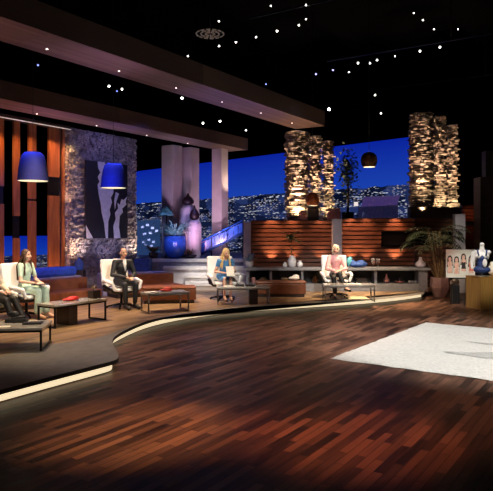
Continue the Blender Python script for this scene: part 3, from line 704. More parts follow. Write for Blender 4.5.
for rg, ds in byreg.items():
    ds.sort()
    for i, (px, py, s, blue) in enumerate(ds):
        zl = rig_z; D = F*(zl-EYE)/(HZ-py); s_ = s*D/25*.62
        loc = Vector((X(px, D), D, zl)); key = blue
        lb = rg+', '+ordw[i]+' from the left'
        rzz = math.atan2(-loc.x*-1, 0) if False else 0
        if key not in first:
            o = thing('ceiling_spotlight', lb, 'spotlight', loc, 0, 'stage spotlights under the ceiling')
            M = Matrix.Rotation(math.radians(-62), 3, 'X')
            b = newbm(); lathe(b, [(.05, -.045), (.075, -.04), (.075, .14), (.05, .2)], n=14, closed=False)
            for v in b.verts: v.co = M @ v.co
            obj('housing', b, 'black_metal', o)
            b = newbm(); lathe(b, [(.0005, -.03), (.05, -.035)], n=14, closed=False)
            for v in b.verts: v.co = M @ v.co
            obj('lens', b, 'spot_lens_blue' if blue else 'spot_lens', o)
            b = newbm(); tube(b, [(.08, 0, 0), (.08, 0, .16), (0, 0, .18), (-.08, 0, .16), (-.08, 0, 0)], .008, 5); tube(b, [(0, 0, .18), (0, 0, .26)], .01, 5); obj('yoke', b, 'black_metal', o)
            first[key] = o; o.scale = (s_,)*3
        else:
            o = dup(first[key], loc, 0, lb); o.scale = (s_,)*3
        o.rotation_euler.z = math.atan2(-loc.x, loc.y) * -1 * -1
# round fixture
D = F*(8.0-EYE)/(HZ-34); o = thing('ring_fixture', 'round slotted ceiling fixture above the front beam', 'ceiling fixture', (X(210, D), D, 8.0))
mat('faint_metal', (.3, .26, .22), .4, .5, emis=(.5, .38, .28), estr=.12)
for r_ in (.42, .28, .14):
    b = newbm()
    for k in range(14):
        a0 = k*2*math.pi/14; a1 = a0+.30
        tube(b, [(r_*math.cos(a0+(a1-a0)*j/4), r_*math.sin(a0+(a1-a0)*j/4), 0) for j in range(5)], .022, 6)
    obj('slotted_ring', b, 'faint_metal', o)
b = newbm(); 
for k in range(4): a = k*math.pi/4; box(b, (0, 0, .03), (.9, .02, .02), a)
tube(b, [(0, 0, .03), (0, 0, 1.5)], .02, 6); obj('frame', b, 'black_metal', o)

# ------------------------------------------------------------------ sofas, ledge, benches
def ledge_box(bm, a, c, w0, w1, z0, z1, mi=0):
    d = (c-a).normalized(); nrm = Vector((-d.y, d.x, 0)); L = (c-a).length; m = (a+c)/2+nrm*((w0+w1)/2)
    box(bm, (m.x, m.y, (z0+z1)/2), (L, abs(w1-w0), z1-z0), math.atan2(d.y, d.x), mi)
def sofa(label, a, c, zseat, zback):
    o = thing('leather_sofa', label, 'sofa', Vector((0, 0, 0)))
    b = newbm(); ledge_box(b, a, c, .05, .75, PZ, PZ+.1); obj('plinth', b, 'dark_wood', o)
    b = newbm(); ledge_box(b, a, c, 0, .55, PZ+.1, zseat); obj('seat', b, 'brown_leather', o, .03)
    b = newbm(); ledge_box(b, a, c, .55, .8, PZ+.1, zback); obj('backrest', b, 'brown_leather', o, .03)
    b = newbm(); ledge_box(b, a-(c-a).normalized()*.1, c, .8, 1.25, PZ, zback+.03); obj('ledge', b, 'ledge_grey', o, .01)
    return o
sa = Vector((-5.75, 12.3, 0)); sb = Vector((-3.68, 15.3, 0))
so = sofa('long brown leather sofa behind the tables on the left', sa, sb, .48, .76)
sb2 = Vector((-3.35, 15.75, 0)); sc2 = Vector((X(183.5, 16.9), 16.9, 0))
sofa('shorter brown leather sofa behind the man in the suit', sb2, sc2, .46, .74)
# blue bolster on the ledge
d = (sb-sa).normalized(); nrm = Vector((-d.y, d.x, 0)); b = newbm(); p = sa+d*.9+nrm*1.02; q = sb-d*.1+nrm*1.02
box(b, ((p.x+q.x)/2, (p.y+q.y)/2, .79+.12), ((q-p).length, .4, .24), math.atan2(d.y, d.x)); tag(obj('bolster_cushion', b, 'blue_cushion', None, .07), 'long blue bolster cushion along the ledge under the copper slats', 'cushion')
# dark lantern on ledge end
lp = W(79, 271, 16.3); lp = sb+nrm*1.02+d*.28; 
o = thing('lantern', 'small dark blue lantern in front of the lit stone corner', 'lantern', Vector((X(79, 16.6), 16.6, PZ)))
b = newbm(); box(b, (0, 0, .35), (.3, .3, .7)); obj('stand', b, 'dark_wood', o, .01)
b = newbm(); lathe(b, [(.12, .7), (.13, .72), (.13, .9), (.07, .98), (.03, 1.02), (.04, 1.05)], n=12); obj('body', b, 'navy_cloth', o)
# ottoman blocks
def ottoman(label, px0, px1, ytop, ybot, dep, rz=0):
    g = G((px0+px1)/2, ybot); D = g.y; wx = (px1-px0)/F*D; h = Z(ytop, D)-PZ
    o = thing('leather_ottoman', label, 'ottoman', (g.x, D, PZ), rz)
    b = newbm(); box(b, (0, dep/2, .04), (wx*.94, dep*.9, .08)); obj('plinth', b, 'dark_wood', o)
    b = newbm(); box(b, (0, dep/2, .08+(h-.08)*.4), (wx, dep, (h-.08)*.8)); obj('body', b, 'brown_leather', o, .015)
    b = newbm(); box(b, (0, dep/2, h-(h-.08)*.1), (wx*1.01, dep*1.01, (h-.08)*.2)); obj('top_cushion', b, 'brown_leather', o, .03)
    return o
ottoman('brown leather ottoman block right of the man in the suit', 143, 196, 287, 303.5, .55, math.radians(8))
ottoman('brown leather ottoman bench left of the pink woman', 256, 306, 281.5, 297, .5)
b = newbm(); ell(b, (0, 0, .05), (.16, .11, .05)); ell(b, (.05, 0, .1), (.1, .08, .05)); o = thing('folded_throw', 'cream folded cloth on the ottoman left of the pink woman', 'cloth', W(294, 279, 16.45)); o.location.z = Z(281.5, 16.18)+.02; remesh('cloth', b, 'paper', o, .015, 2)
b = newbm(); box(b, (0, 0, .03), (.17, .14, .05), .2); q = tag(obj('orange_box', b, 'leaf_dry', None, .01, loc=(X(284.5, 16.45), 16.45, Z(281.5, 16.18)+.02)), 'small tan box on the ottoman beside the cream cloth', 'box')

# ------------------------------------------------------------------ low tables
def table(label, c, L, Wd, rz, h=.43, panel=None, frame='black_metal'):
    o = thing('low_table', label, 'table', (c[0], c[1], PZ), rz, 'low tables in front of the chairs')
    b = newbm(); box(b, (0, 0, h-.02), (L, Wd, .04)); obj('tabletop', b, 'glass_top', o, .006)
    t = .03
    for sx in (-1, 1):
        for sy in (-1, 1):
            b = newbm(); box(b, (sx*(L/2-t), sy*(Wd/2-t), (h-.04)/2), (t, t, h-.04)); obj('leg', b, frame, o)
    b = newbm()
    for sx in (-1, 1): box(b, (sx*(L/2-t), 0, t/2), (t, Wd-2*t, t)); box(b, (sx*(L/2-t), 0, h-.055), (t, Wd-2*t, t))
    for sy in (-1, 1): box(b, (0, sy*(Wd/2-t), h-.055), (L-2*t, t, t))
    obj('rail', b, frame, o)
    if panel is not None:
        b = newbm(); box(b, (panel, 0, (h-.04)/2), (.2 if abs(panel) > .1 else .3, Wd*.7, h-.05)); obj('box_leg', b, 'dark_wood', o)
    return o
t1 = table('low black-framed table nearest the camera on the left', (-3.74, 9.18), 1.35, .8, math.radians(8), h=.35)
t2c = (Vector((-3.45, 10.95, 0))+Vector((-2.8, 11.95, 0)))/2-V*.27
t2 = table('low dark-framed table in front of the woman in mint', (t2c.x, t2c.y), 1.3, .52, UA, panel=-.15)
t3 = table('low steel-framed table at the knees of the man in the suit', (-1.82, 13.4), 1.0, .5, math.radians(30), frame='steel')
t4 = table('low table with a dark box leg in front of the blonde woman', (X(243, 14.7), 14.72), 1.3, .5, math.radians(4), panel=.25, frame='steel')
t5 = table('low steel-framed table in front of the woman in pink', (X(349, 15.2), 15.3), 1.3, .5, 0, frame='steel')
TT = PZ+.431
def on(px, py, z=TT): return G(px, py, z)
TT1 = PZ+.351; p = on(17, 322, TT1); b = newbm(); box(b, (0, 0, .03), (.32, .2, .06), .1); box(b, (.02, .02, .075), (.22, .15, .03), .3); ell(b, (-.05, 0, .12), (.09, .06, .06)); tag(obj('black_bag', b, 'black_plastic', None, .01, loc=p), 'small black pouch on the nearest left table', 'bag')
p = on(27, 324, TT1); b = newbm(); box(b, (0, 0, .015), (.28, .16, .03), .15); tag(obj('notebook', b, 'black_cloth', None, .004, loc=p+Vector((.09, .0, 0))), 'flat black notebook right of the pouch on the nearest left table', 'notebook')
p = on(3, 327, TT1); b = newbm(); box(b, (0, 0, .004), (.2, .14, .008), .3); tag(obj('paper_sheet', b, 'paper', None, loc=p), 'white paper on the nearest left table at the photo edge', 'paper')
o = thing('red_cloth', 'red folded cloth on the table in front of the woman in mint', 'cloth', on(71, 300.5))
b = newbm(); M = Matrix.Rotation(UA, 3, 'Z'); ell(b, (0, 0, .03), (.21, .1, .03), M); ell(b, M @ Vector((.05, 0, .05)), (.13, .09, .035), M); remesh('cloth', b, 'red_cloth', o, .012, 2)
p = on(91.5, 299); o = thing('brown_basket', 'small dark brown box behind the red cloth on the table', 'box', p+Vector((0, .2, 0))); b = newbm(); box(b, (0, 0, .08), (.2, .16, .15), UA); obj('box', b, 'dark_wood', o, .01)
b = newbm()
for k in range(10): leafblade(b, (0, 0, .15), Vector((math.cos(k*2.4), math.sin(k*2.4), 1.2)), .14, .02, .4)
obj('sprig', b, 'leaf_dry', o)
o = thing('red_cloth', 'red folded cloth on the table beside the man in the suit', 'cloth', Vector((-1.8, 13.42, TT)))
b = newbm(); ell(b, (0, 0, .03), (.15, .09, .03)); ell(b, (.03, 0, .06), (.1, .06, .035)); remesh('cloth', b, 'red_cloth', o, .012, 2)
p = Vector((-2.1, 13.24, TT)); b = newbm(); box(b, (0, 0, .005), (.26, .18, .008), .6); tag(obj('paper_sheet', b, 'paper', None, loc=p), 'white papers at the knees of the man in the suit', 'paper')
p = on(245, 285.5); b = newbm(); box(b, (0, 0, .02), (.2, .14, .04), .2); tag(obj('notebook', b, 'black_cloth', None, .008, loc=(p.x-.13, 14.72, TT)), 'thick black notebook on the left of the blonde woman\'s table', 'notebook'); b = newbm(); lathe(b, [(.1, 0), (.13, .03), (.12, .03), (.02, .015)], n=16, closed=False); tag(obj('black_tray', b, 'black_plastic', None, loc=(p.x+.13, 14.72, TT)), 'black dish on the blonde woman\'s table, right of the notebook', 'dish')
b = newbm(); box(b, (0, 0, .004), (.24, .17, .008), .2); tag(obj('paper_sheet', b, 'paper', None, loc=(X(229, 14.8), 14.72, TT)), 'white paper on the blonde woman\'s table', 'paper')
b = newbm(); box(b, (0, 0, .004), (.42, .2, .008), .05); tag(obj('paper_sheet', b, 'paper', None, loc=(X(353, 15.3), 15.3, TT)), 'white paper on the table of the woman in pink', 'paper')
p = G(358, 298.5); b = newbm(); box(b, (0, 0, .006), (.52, .62, .01), .0); tag(obj('floor_mat', b, 'beige_paper', None, loc=(p.x, p.y+.1, PZ+.001)), 'pale beige mat on the platform under the pink woman\'s table', 'mat')

# ------------------------------------------------------------------ swivel chairs
def chair(label, loc, rz):
    o = thing('swivel_chair', label, 'chair', loc, rz, 'white swivel chairs')
    b = newbm(); ell(b, (0, 0, .375), (.33, .31, .075)); caps(b, (-.33, -.18, .42), .05, (-.33, .22, .5), .05); caps(b, (.33, -.18, .42), .05, (.33, .22, .5), .05)
    caps(b, (-.28, .27, .42), .06, (.28, .27, .42), .06); remesh('under_shell', b, 'black_plastic', o, .02, 3)
    b = newbm(); box(b, (0, -.02, .435), (.56, .54, .07)); obj('seat', b, 'white_leather', o, .03)
    M = Matrix.Rotation(math.radians(-10), 3, 'X'); b = newbm(); box(b, (0, .33, .80), (.70, .09, .64), M=M); q = obj('backrest', b, 'white_leather', o, .04)
    for s in (-1, 1):
        b = newbm()
        caps(b, (s*.33, .24, .60), .045, (s*.40, .02, .64), .05); caps(b, (s*.40, .02, .64), .05, (s*.38, -.24, .60), .045); caps(b, (s*.38, -.24, .60), .04, (s*.32, -.26, .45), .04)
        remesh('armrest', b, 'white_leather', o, .02, 2)
    b = newbm(); tube(b, [(0, 0, .08), (0, 0, .34)], .03, 10); obj('post', b, 'black_metal', o)
    for k in range(5):
        a = k*2*math.pi/5+.3; b = newbm(); tube(b, [(0, 0, .085), (.17*math.cos(a), .17*math.sin(a), .075), (.33*math.cos(a), .33*math.sin(a), .045)], .028, 6, r2=.018); ell(b, (.33*math.cos(a), .33*math.sin(a), .03), .03, sub=1); obj('base_leg', b, 'black_metal', o)
    return o

# ------------------------------------------------------------------ people
def hand(bm, wrist, d, nrm, s, grow=0):
    d = Vector(d).normalized(); nrm = (Vector(nrm)-d*Vector(nrm).dot(d)).normalized(); lat = d.cross(nrm)*s; w_ = Vector(wrist)
    for k in (-.5, -.17, .17, .5): caps(bm, w_+lat*k*.05, .014, w_+d*.085+lat*k*.075, .0125, sub=1)
    for k, L in ((-.5, .065), (-.17, .08), (.17, .075), (.5, .058)):
        a = w_+d*.085+lat*k*.08; m = a+d*L*.55-nrm*.008; e = m+d*L*.3-nrm*L*.4; caps(bm, a, .0105, m, .0095, sub=1); caps(bm, m, .0095, e, .0085, sub=1)
    a = w_+d*.03-lat*.03; m = a+d*.03-lat*.03; e = m+d*.032-lat*.004-nrm*.01; caps(bm, a, .0135, m, .011, sub=1); caps(bm, m, .011, e, .009, sub=1)
def person(label, loc, rz, c):
    o = thing('person', label, 'person', loc, rz)
    ln = c.get('lean', -.12); sw = c.get('sw', .175); s = Vector((c.get('tilt', 0), -math.sin(ln), math.cos(ln))).normalized()
    pel = Vector((0, .05, .615)); wa = pel+s*.17; ch = pel+s*.35; nb = pel+s*.50; hd = nb+Vector((c.get('hx', 0), c.get('hy', -.03), .165)); sh = [pel+s*.455+Vector((k*sw, 0, 0)) for k in (-1, 1)]
    el_ = [Vector(p) for p in c['elbows']]; wr = [Vector(p) for p in c['wrists']]; kn = [Vector(p) for p in c['knees']]; an = [Vector(p) for p in c['ankles']]
    hip = [pel+Vector((k*.09, -.02, -.01)) for k in (-1, 1)]; toes = [Vector(p) for p in c['toes']]
    HM = Matrix.Rotation(c.get('yaw', 0), 3, 'Z') @ Matrix.Rotation(c.get('nod', 0), 3, 'X')
    hp = lambda x, y, z: hd+HM @ Vector((x, y, z))
    b = newbm()
    ell(b, pel, (.15, .11, .1)); caps(b, pel, .11, wa, .1); ell(b, ch, (.15, .1, .14)); caps(b, wa, .1, ch, .11); caps(b, ch+s*.08, .08, nb, .055); caps(b, nb, .052, hd+Vector((0, .02, -.06)), .048)
    caps(b, sh[0], .055, sh[1], .055)
    ell(b, hp(0, .015, .025), (.074, .092, .095), HM); ell(b, hp(0, -.02, -.045), (.056, .07, .065), HM); ell(b, hp(0, -.06, -.088), (.025, .022, .02), HM)
    caps(b, hp(0, -.082, .01), .011, hp(0, -.104, -.03), .014)
    for k in (-1, 1): ell(b, hp(k*.075, .015, -.01), (.012, .022, .032), HM); ell(b, hp(k*.035, -.068, -.03), (.022, .02, .02), HM)
    for i in (0, 1):
        caps(b, sh[i], .05, el_[i], .038); caps(b, el_[i], .037, wr[i], .025)
        d = c.get('hdir', [None, None])[i] or (wr[i]-el_[i]); hand(b, wr[i], d, c.get('hnrm', (0, 0, 1)), 1 if i == 0 else -1)
        caps(b, hip[i], .085, kn[i], .055); caps(b, kn[i], .052, kn[i].lerp(an[i], .35), .05); caps(b, kn[i].lerp(an[i], .35), .05, an[i], .034); caps(b, an[i]+Vector((0, .0, -.02)), .035, toes[i], .028)
    remesh('body', b, c['skin'], o, .0075, 3)
    for k in (-1, 1):
        b = newbm(); ell(b, hp(k*.032, -.078, .012), (.014, .012, .009), HM); obj('eye', b, 'eye', o, smooth=True)
        b = newbm(); caps(b, hp(k*.015, -.092, .032), .005, hp(k*.048, -.08, .034), .005, sub=1); obj('eyebrow', b, c['hair'], o)
    b = newbm(); caps(b, hp(-.02, -.085, -.058), .008, hp(.02, -.085, -.058), .008, sub=1); obj('mouth', b, 'lips', o)
    # hair
    b = newbm(); hs = c['style']
    if hs == 'bald':
        for k in (-1, 1): ell(b, hp(k*.07, .04, -.005), (.016, .05, .03), HM)
        ell(b, hp(0, .095, -.01), (.06, .025, .04), HM)
        remesh('hair', b, c['hair'], o, .008, 2)
    else:
        ell(b, hp(0, .03, .045), (.088, .098, .09), HM); 
        for k in (-1, 1): ell(b, hp(k*.078, .02, -.01), (.024, .06, .08), HM)
        ell(b, hp(0, .085, -.03), (.08, .045, .1), HM)
        if hs == 'long':
            for k in range(9):
                a = -1.0+k*.25; sx = .085*math.sin(a*1.5); caps(b, hp(sx, .08-.03*abs(a), -.05), .028, nb+Vector((sx*1.5, .12-.09*abs(a)*c.get('front', .6), -.06)), .034); caps(b, nb+Vector((sx*1.5, .12-.09*abs(a)*c.get('front', .6), -.06)), .034, nb+Vector((sx*1.6+.0, .13-.12*abs(a)*c.get('front', .6), -c.get('hl', .3))), .014)
            for k in (-1, 1):
                caps(b, hp(k*.08, -.01, -.02), .022, nb+Vector((k*.10, -.05, -.1)), .03); caps(b, nb+Vector((k*.10, -.05, -.1)), .03, nb+Vector((k*.11, -.075, -.24)), .015)
        elif hs == 'bob':
            for k in (-1, 1): ell(b, hp(k*.085, .01, -.05), (.026, .06, .07), HM)
            ell(b, hp(0, .03, .1), (.06, .07, .04), HM)
        remesh('hair', b, c['hair'], o, .009, 2)
    # top
    b = newbm(); g = c.get('bulk', .02)
    ell(b, pel+Vector((0, 0, .02)), (.155+g, .115+g, .1)); caps(b, pel+Vector((0, 0, .04)), .115+g*.6, wa, .105+g*.6); ell(b, ch, (.155+g, .105+g, .15)); caps(b, wa, .105+g*.6, ch, .115+g*.6)
    caps(b, sh[0]+Vector((0, 0, -.005)), .058+g*.5, sh[1]+Vector((0, 0, -.005)), .058+g*.5); caps(b, ch+s*.08, .085, nb-s*.03, .066)
    sl_ = c.get('sleeve', 1.0)
    for i in (0, 1):
        if sl_ <= 0: continue
        caps(b, sh[i], .056+g*.5, sh[i].lerp(el_[i], min(1, sl_*2)), .046+g*.4)
        if sl_ > .5: caps(b, el_[i], .046+g*.4, el_[i].lerp(wr[i], min(.97, (sl_-.5)*2)), .034+g*.3)
    if c.get('skirt'):
        for i in (0, 1): caps(b, hip[i], .1, hip[i].lerp(kn[i], .92), .075)
        caps(b, (hip[0]+hip[1])/2, .1, (kn[0]+kn[1])/2+Vector((0, .06, .01)), .075)
    remesh('jacket' if c.get('jacket') else ('dress' if c.get('skirt') else 'top'), b, c['top'], o, .011, 3)
    if c.get('jacket'):
        fv = -(math.cos(ln)); f = Vector((0, -1, 0))
        b = newbm(); base = ch+Vector((0, -.135, -.12)); up = nb+Vector((0, -.075, .0))
        P = [base, up+Vector((-.055, 0, 0)), up+Vector((.055, 0, 0))]; P2 = [p+Vector((0, -.012, 0)) for p in P]
        mid = (base+up)/2+Vector((0, -.02, 0))
        vs = [b.verts.new(p) for p in (base+Vector((0, -.01, 0)), mid+Vector((.04, 0, .03)), up+Vector((.05, -.01, .02)), up+Vector((-.05, -.01, .02)), mid+Vector((-.04, 0, .03)))]; b.faces.new(vs); obj('shirt_front', b, 'shirt_white', o)
        for i in (0, 1):
            d = (wr[i]-el_[i]).normalized(); b = newbm(); caps(b, wr[i]-d*.03, .037, wr[i]-d*.005, .035); obj('cuff', b, 'shirt_white', o, smooth=True)
        b = newbm(); tube(b, [up+Vector((0, -.035, -.01)), (base+up)/2+Vector((0, -.045, 0)), base+Vector((0, -.025, .02))], .011, 6, r2=.02); obj('tie', b, 'shirt_white' if c.get('pale_tie') else 'navy_cloth', o)
    if c.get('trousers'):
        b = newbm(); fl = c.get('flare', .055); ell(b, pel+Vector((0, 0, -.01)), (.165, .125, .09))
        for i in (0, 1):
            caps(b, hip[i], .1, kn[i], .072); caps(b, kn[i], .07, kn[i].lerp(an[i], .9), fl)
        remesh('trousers', b, c['trousers'], o, .012, 3)
    for i in (0, 1):
        b = newbm(); heel = an[i]+Vector((0, .015, -.045)); rs = 1.0 if c.get('heels') else 1.22; caps(b, heel, .04*rs, toes[i]+Vector((0, 0, .006 if rs > 1 else 0)), .034*rs)
        if rs > 1: caps(b, an[i]+Vector((0, .005, -.02)), .05, heel, .05); caps(b, an[i]+Vector((0, -.03, -.04)), .045, toes[i]+Vector((0, .04, .012)), .042)
        if c.get('heels'): caps(b, heel+Vector((0, .015, -.0)), .02, heel+Vector((0, .02, -.05)), .009)
        remesh('shoe', b, c.get('shoe', 'black_cloth'), o, .01, 2)
    return o
def face(dx, dy): return math.atan2(dx, -dy)
std = dict(elbows=[(-.27, -.02, .76), (.27, -.02, .76)], wrists=[(-.12, -.26, .70), (.12, -.26, .70)], knees=[(-.11, -.40, .56), (.11, -.40, .56)], ankles=[(-.12, -.40, .12), (.12, -.40, .12)], toes=[(-.13, -.58, .035), (.13, -.58, .035)], skin='skin')
def P_(**k): d = dict(std); d.update(k); return d

# man in suit
ml = Vector((X(121.5, 13.95), 13.95, PZ)); mr = face(.66, -.75)
chair('white swivel chair under the man in the dark suit', ml, mr)
person('bald man in a dark suit and white shirt seated with hands clasped', ml, mr, P_(hair='hair_grey', style='bald', top='suit', jacket=1, bulk=.028, trousers='suit', lean=.2, yaw=-.1, sw=.19, hy=-.04, wrists=[(-.08, -.36, .72), (.08, -.36, .72)], hdir=[(.6, -.6, -.2), (-.6, -.6, -.2)], hnrm=(0, 0, 1), elbows=[(-.29, -.10, .78), (.29, -.10, .78)], knees=[(-.14, -.40, .56), (.14, -.40, .56)], pale_tie=1))
# mint woman
wl = Vector((X(26.5, 12.4), 12.4, PZ)); wr_ = face(.93, -.36)
chair('white swivel chair under the woman in mint', wl, wr_)
person('long-haired woman in a pale mint top and wide trousers, seen from the side', wl, wr_, P_(hair='hair_brown', style='long', hl=.34, front=.3, top='mint', sleeve=.32, trousers='mint', flare=.085, bulk=.012, sw=.155, lean=.06, wrists=[(-.1, -.27, .72), (.1, -.27, .72)], skin='skin_pale', heels=1, shoe='heel', elbows=[(-.23, -.05, .76), (.23, -.05, .76)]))
b = newbm(); box(b, (0, 0, .0), (.34, .24, .02), 0); q = tag(obj('notepad', b, 'black_cloth', None, .004), 'dark notepad on the lap of the woman in mint', 'notepad'); q.location = wl+Matrix.Rotation(wr_, 3, 'Z') @ Vector((0, -.38, .69)); q.rotation_euler = (0, 0, wr_)
# leftmost person
cl = Vector((X(-9, 10.9), 10.9, PZ)); cr = face(.93, -.3)
chair('white swivel chair partly cut off by the left photo edge', cl, cr)
person('person in a cream jacket at the left photo edge, mostly cut off', cl, cr, P_(hair='hair_brown', style='bob', top='cream', trousers='black_cloth', bulk=.03, lean=-.1, ankles=[(-.12, -.62, .12), (.12, -.66, .12)], toes=[(-.13, -.82, .035), (.13, -.86, .035)], knees=[(-.11, -.42, .54), (.11, -.42, .54)]))
# blonde
bl_ = Vector((X(223.5, 15.6), 15.6, PZ)); br_ = face(.3, -.95)
chair('white swivel chair under the blonde woman in the blue dress', bl_, br_)
person('woman with long blonde hair in a blue dress, looking down', bl_, br_, P_(hair='hair_blonde', style='long', hl=.2, front=1.2, top='dress_blue', sleeve=.22, skirt=1, bulk=.012, sw=.165, lean=.52, yaw=.25, nod=.25, hy=-.06, skin='skin_pale', heels=1, shoe='heel', knees=[(-.08, -.40, .57), (.08, -.40, .57)], ankles=[(-.07, -.36, .13), (.09, -.36, .13)], toes=[(-.07, -.5, .035), (.09, -.5, .035)], wrists=[(-.08, -.40, .72), (.1, -.42, .76)], elbows=[(-.26, -.16, .74), (.26, -.16, .74)]))
b = newbm(); box(b, (0, 0, 0), (.20, .015, .27), M=Matrix.Rotation(-.5, 3, 'X')); q = tag(obj('paper_sheet', b, 'paper', None, loc=bl_+Matrix.Rotation(br_, 3, 'Z') @ Vector((.02, -.56, .77))), 'white paper held by the blonde woman', 'paper'); q.rotation_euler = (0, 0, br_)
# pink woman
pl_ = Vector((X(336, 16.25), 16.25, PZ)); pr_ = face(.02, -1)
chair('white swivel chair under the woman in pink', pl_, pr_)
person('blonde woman in a pink blouse and black trousers with crossed legs', pl_, pr_, P_(hair='hair_pale', style='bob', top='pink', sleeve=.96, trousers='black_cloth', bulk=.02, sw=.165, lean=-.06, skin='skin_pale', heels=1, elbows=[(-.25, -.08, .76), (.25, -.08, .76)], wrists=[(-.08, -.29, .72), (.08, -.29, .74)],
       knees=[(-.12, -.40, .55), (.02, -.42, .64)], ankles=[(-.1, -.38, .12), (.16, -.52, .30)], toes=[(-.1, -.55, .035), (.27, -.62, .22)]))

# ------------------------------------------------------------------ display: pedestal, mannequin, poster
fc = G(481, 310, 0); ang = math.radians(14.5); ca, sa_ = math.cos(ang), math.sin(ang)
pw_ = .62; pcn = Vector((fc.x+ca*pw_/2-sa_*pw_/2, fc.y+sa_*pw_/2+ca*pw_/2, 0)); phh = Z(277, 14.8)
o = thing('display_pedestal', 'golden wooden display pedestal at the right edge', 'pedestal', pcn, ang)
b = newbm(); box(b, (0, 0, phh/2-.015), (pw_, pw_, phh-.03)); obj('body', b, 'pedestal_wood', o)
b = newbm(); box(b, (0, 0, phh-.016), (pw_+.01, pw_+.01, .03)); obj('top', b, 'pedestal_wood', o, .004)
mp_ = Vector((X(482, 15.0), 15.0, phh+.001)); o = thing('dress_form', 'white headless mannequin torso in a denim pinafore on the pedestal', 'mannequin', mp_, math.radians(-18)); o.scale = (1.18, 1.1, 1.0)
b = newbm(); lathe(b, [(.15, 0), (.15, .012), (.02, .03), (.02, .1)], n=20); obj('stand', b, 'steel', o)
b = newbm(); ell(b, (0, 0, .16), (.165, .11, .1)); caps(b, (0, 0, .18), .1, (0, 0, .36), .095); ell(b, (0, 0, .5), (.155, .1, .14)); caps(b, (-.13, 0, .6), .058, (.13, 0, .6), .058); caps(b, (0, 0, .62), .06, (.0, .0, .76), .045); ell(b, (-.06, -.06, .5), .065); ell(b, (.06, -.06, .5), .065)
caps(b, (-.17, 0, .58), .05, (-.2, 0, .38), .042); caps(b, (-.2, 0, .38), .04, (-.2, -.04, .2), .03); ell(b, (0, 0, .8), (.055, .06, .05))
remesh('torso', b, 'ceramic_white', o, .012, 3)
b = newbm(); ell(b, (0, 0, .17), (.178, .122, .11)); caps(b, (0, 0, .18), .112, (0, 0, .38), .106); ell(b, (0, -.03, .46), (.12, .1, .1)); remesh('pinafore', b, 'denim', o, .012, 3)
for s_ in (-1, 1):
    b = newbm(); tube(b, [(s_*.07, -.13, .52), (s_*.085, -.115, .6), (s_*.09, -.05, .665), (s_*.08, .05, .655), (s_*.06, .1, .5)], .016, 6); obj('strap', b, 'denim', o)
b = newbm(); M = Matrix.Rotation(.2, 3, 'Z'); ell(b, (.05, -.13, .34), (.05, .015, .11), M); obj('white_panel', b, 'ceramic_white', o, smooth=True)
o = thing('cream_cushion', 'rounded cream cushion behind the mannequin, cut by the photo edge', 'cushion', (X(494, 15.25), 15.3, phh+.001), .2)
b = newbm(); ell(b, (0, 0, .18), (.16, .08, .185)); ell(b, (0, 0, .12), (.17, .1, .11)); remesh('cushion', b, 'cream', o, .015, 3)
# poster on easel
D = 15.9; x0, x1 = X(446, D), X(475, D); zt, zb = Z(249, D), Z(277, D); pw = x1-x0; ph = zt-zb
o = thing('poster_easel', 'black easel holding the sketch poster', 'easel', ((x0+x1)/2, D, 0), 0)
for pts in ([(-.25, .0, 0), (-.2, .06, zb), (-.08, .16, zt+.0)], [(.25, .0, 0), (.2, .06, zb), (.08, .16, zt)], [(0, .6, 0), (0, .2, zt-.05)]):
    b = newbm(); tube(b, pts, .012, 6); obj('leg', b, 'black_metal', o)
b = newbm(); box(b, (0, .015, zb-.03), (pw*.8, .09, .025)); obj('ledge', b, 'black_metal', o)
o = thing('sketch_poster', 'white poster of sketched women with dark hair in swimwear, beside the pedestal', 'poster', ((x0+x1)/2, D, zb-.015), 0)
b = newbm(); box(b, (0, 0, ph/2), (pw, .015, ph), 0); obj('board', b, 'paper', o)
mat('sketch_skin', (.75, .45, .33), .7); mat('sketch_line', (.03, .022, .022), .7); mat('sketch_red', (.75, .16, .1), .7)
def flat(bm, pts, mi, off=-.0095): quad(bm, [(x, off, z) for x, z in pts], mi)
def oval(cx, cz, rx, rz_, n=14): return [(cx+rx*math.cos(i*2*math.pi/n), cz+rz_*math.sin(i*2*math.pi/n)) for i in range(n)]
def S(u, v): return ((u-.5)*pw, (1-v)*ph)
for i, (u, v, dress) in enumerate([(.13, .33, None), (.36, .36, None), (.6, .26, 'k'), (.86, .33, 'r')]):
    b = newbm(); cx, cz = S(u, v); r = pw*.055
    flat(b, oval(cx, cz-.01, r*1.6, r*2.4), 1); flat(b, [(cx-r*1.6, cz), (cx-r*2.0, cz-r*5.2), (cx-r*1.1, cz-r*5)], 1); flat(b, [(cx+r*1.6, cz), (cx+r*2.0, cz-r*4.6), (cx+r*1.1, cz-r*4.4)], 1)
    flat(b, oval(cx, cz-.012, r, r*1.45), 0, -.0105)
    flat(b, [(cx-r*.4, cz-r*1.2), (cx+r*.4, cz-r*1.2), (cx+r*1.7, cz-r*2.6), (cx+r*1.2, cz-r*5), (cx+r*1.6, -.0+max(.01, cz-r*9)), (cx-r*1.4, max(.01, cz-r*9)), (cx-r*1.1, cz-r*5), (cx-r*1.7, cz-r*2.6)], 0, -.0102)
    if dress: flat(b, [(cx-r*1.2, cz-r*3), (cx, cz-r*3.6), (cx+r*1.2, cz-r*3), (cx+r*1.2, cz-r*5.2), (cx+r*1.5, cz-r*7.5), (cx-r*1.4, cz-r*7.5), (cx-r*1.1, cz-r*5.2)], 2, -.0112)
    else:
        for k in (-1, 1): flat(b, [(cx+k*r*1.7, cz-r*2.6), (cx+k*r*1.9, cz-r*5.5), (cx+k*r*1.6, cz-r*8.8), (cx+k*r*1.45, cz-r*8.8), (cx+k*r*1.7, cz-r*5.5)], 1, -.0112)
    obj('sketched_woman', b, ['sketch_skin', 'sketch_line', 'sketch_red' if dress == 'r' else 'sketch_line'], o)
